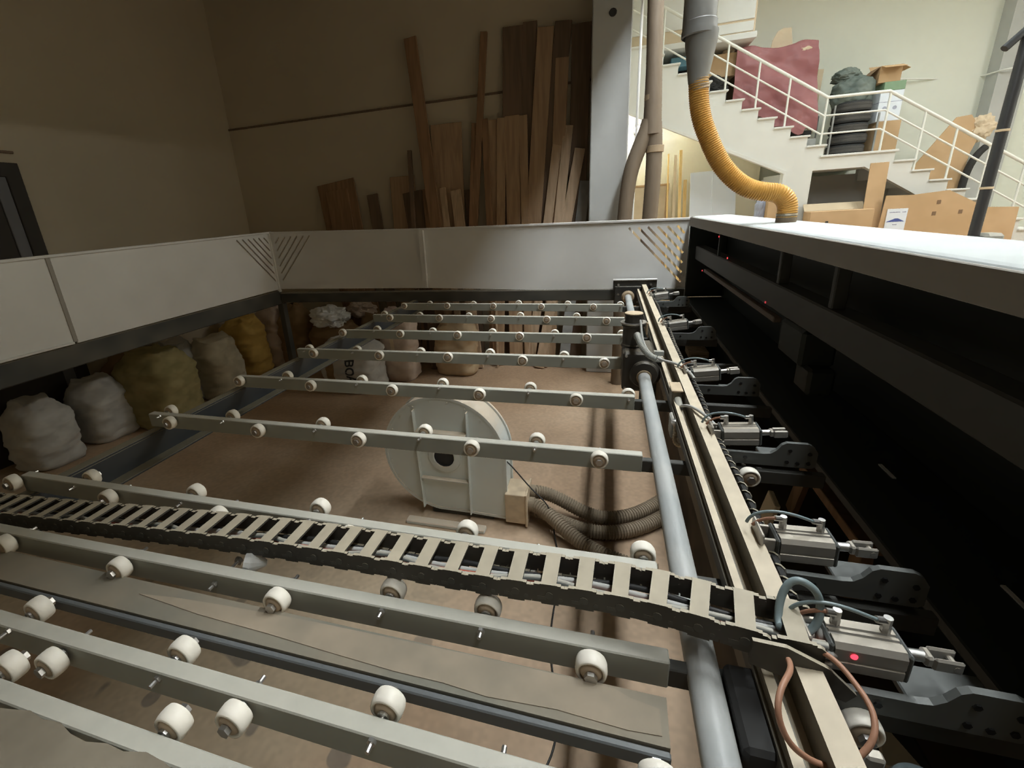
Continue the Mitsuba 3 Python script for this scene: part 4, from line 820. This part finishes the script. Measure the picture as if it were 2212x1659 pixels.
add('sheet', slab_bar((1.78, 10.05, .02), (1.74, 10.45, 2.10), .42, .02), 'm_whiteblue', wp)
add('sheet', slab_bar((2.19, 10.03, .02), (2.13, 10.43, 2.06), .42, .02), 'm_whiteblue', wp)
for i, (x0, x1, zt, w, m, lab) in enumerate(((1.40, 1.335, 2.54, .055, 'm_wood_y', 'yellow lath in the alcove beside the white panel, tallest'), (1.49, 1.46, 1.98, .06, 'm_wood_y', 'shorter yellow plank touching the white panel in the alcove'), (1.29, 1.25, 2.46, .05, 'm_card_light', 'pale lath in the alcove left of the yellow laths'), (1.18, 1.12, 2.5, .03, 'm_wood_y', 'thin tan lath in the alcove, leftmost of the laths'))):
    add('lath', slab_bar((x0, 10.15 + .03 * i, .02), (x1, 10.55 + .03 * i, zt), w, .03), m, label=lab, category='lath')
dpn = add('door_panel', box(.30, 1.12, 10.6, 10.64, .0, 1.90, .006), 'm_card_light', label='pale old door panel behind the forked duct in the alcove', category='door')
add('frame', cat(box(.24, .30, 10.585, 10.645, 0, 1.94, .004), box(1.12, 1.17, 10.585, 10.645, 0, 1.94, .004), box(.30, 1.12, 10.585, 10.645, 1.90, 1.94, .004)), 'm_card', dpn, label='tan frame')
add('dark_bag', crumple(2.52, 9.30, 1.34, .09, .08, .22, 31, .3), 'm_ink_grey', smooth=35, label='dark blue bundle at the right edge of the alcove', category='bag')
add('brown_carton', box(2.58, 2.74, 9.1, 9.3, 1.0, 1.52, .004), 'm_card', label='upright brown carton below the yellow hose', category='box')
add('white_bucket', lathe([(0, 0), (.10, 0), (.12, .30), (.125, .31), (.12, .315), (0, .315)], (2.88, 9.1, 1.16), 'z', 20), 'm_white', smooth=30, label='white bucket with a reddish mark behind the hose end', category='bucket')
tb = thing('low_table', 'low brown table carrying the carton and the bucket in the hall', 'table')
add('top', box(2.35, 3.15, 8.95, 9.40, .95, 1.0, .01), 'm_wood_b', tb)
for x in (2.42, 3.08): add('leg', box(x - .03, x + .03, 9.1, 9.25, 0, .95, .005), 'm_wood_b', tb)
bp_ = thing('black_pole', 'black round pole with pale collars standing behind the saw', 'pole')
add('pole', cyl((3.895, 6.5, 0), (3.895, 6.5, 5.8), .048, 24), 'm_blackpole', bp_, smooth=40)
for z in (1.52, 2.08): add('collar', lathe([(.048, 0), (.055, .002), (.055, .022), (.048, .024)], (3.895, 6.5, z), 'z'), 'm_card_light', bp_, smooth=30)
add('side_arm', cyl((3.895, 6.5, 3.02), (3.72, 6.48, 2.84), .035, 14), 'm_blackpole', bp_, smooth=40)
add('pole_base_box', box(3.95, 4.12, 6.4, 6.6, 0, 1.06, .03), 'm_greyhose', label='grey box at the foot of the black pole', category='box')
add('wall_cable', tube(spline([(4.82, 10.985, 3.42), (5.4, 10.985, 3.36), (6.1, 10.985, 3.32), (6.16, 10.71, 3.32), (6.50, 10.71, 3.33)], 30), .012, 6), 'm_railing', smooth=True, label='thin pale cable along the hall wall to the pilaster', category='cable')

# ------------------------------------------------------------------ offcuts below the saw table
wo = add('wood_offcut', box(.585, .72, 3.40, 3.565, .52, .565, .004), 'm_wood_c', label='pale wooden block with a dark line behind the pusher near the motor', category='wood')
add('dark_line', box(.60, .71, 3.398, 3.401, .538, .545), 'm_wood_b', wo)
add('trestle_board', slab_bar((.66, 1.61, .53), (.66, 1.545, .74), .055, .02, (1, 0, 0)), 'm_wood_b', label='brown upright board in the dark under the saw table', category='board')
add('trestle_board', slab_bar((.67, 1.16, .745), (.67, 1.56, .745), .06, .03, (0, 0, 1)), 'm_wood_b', label='brown cross board in the dark under the saw table', category='board')
add('trestle_board', slab_bar((.67, 1.20, .53), (.67, 1.20, .73), .05, .03, (1, 0, 0)), 'm_wood_b', label='brown foot under the cross board below the saw table', category='board')
add('wood_offcut', slab_bar((.47, 1.365, .53), (.50, 1.335, .755), .07, .015, (1, 0, 0)), 'm_card_light', label='pale offcut standing below the fifth clamp', category='wood')
add('wood_offcut', prism(ccw([(.47, .66), (.53, .66), (.50, .74)]), .68, .70, 'z'), 'm_card_light', label='small pale wedge at the lower right behind the copper cable', category='wood')
add('offcut_support', box(.43, .56, .6, .78, .52, .68, .01), 'm_dark', label='dark block under the small pale wedge', category='block')
add('round_cap', lathe([(0, .03), (.02, .028), (.034, .018), (.040, 0), (.040, -.06), (0, -.06)], (.400, .490, .885), 'z', 28), 'm_airhose', smooth=30, label='pale blue round cap at the lower right picture edge', category='cap')
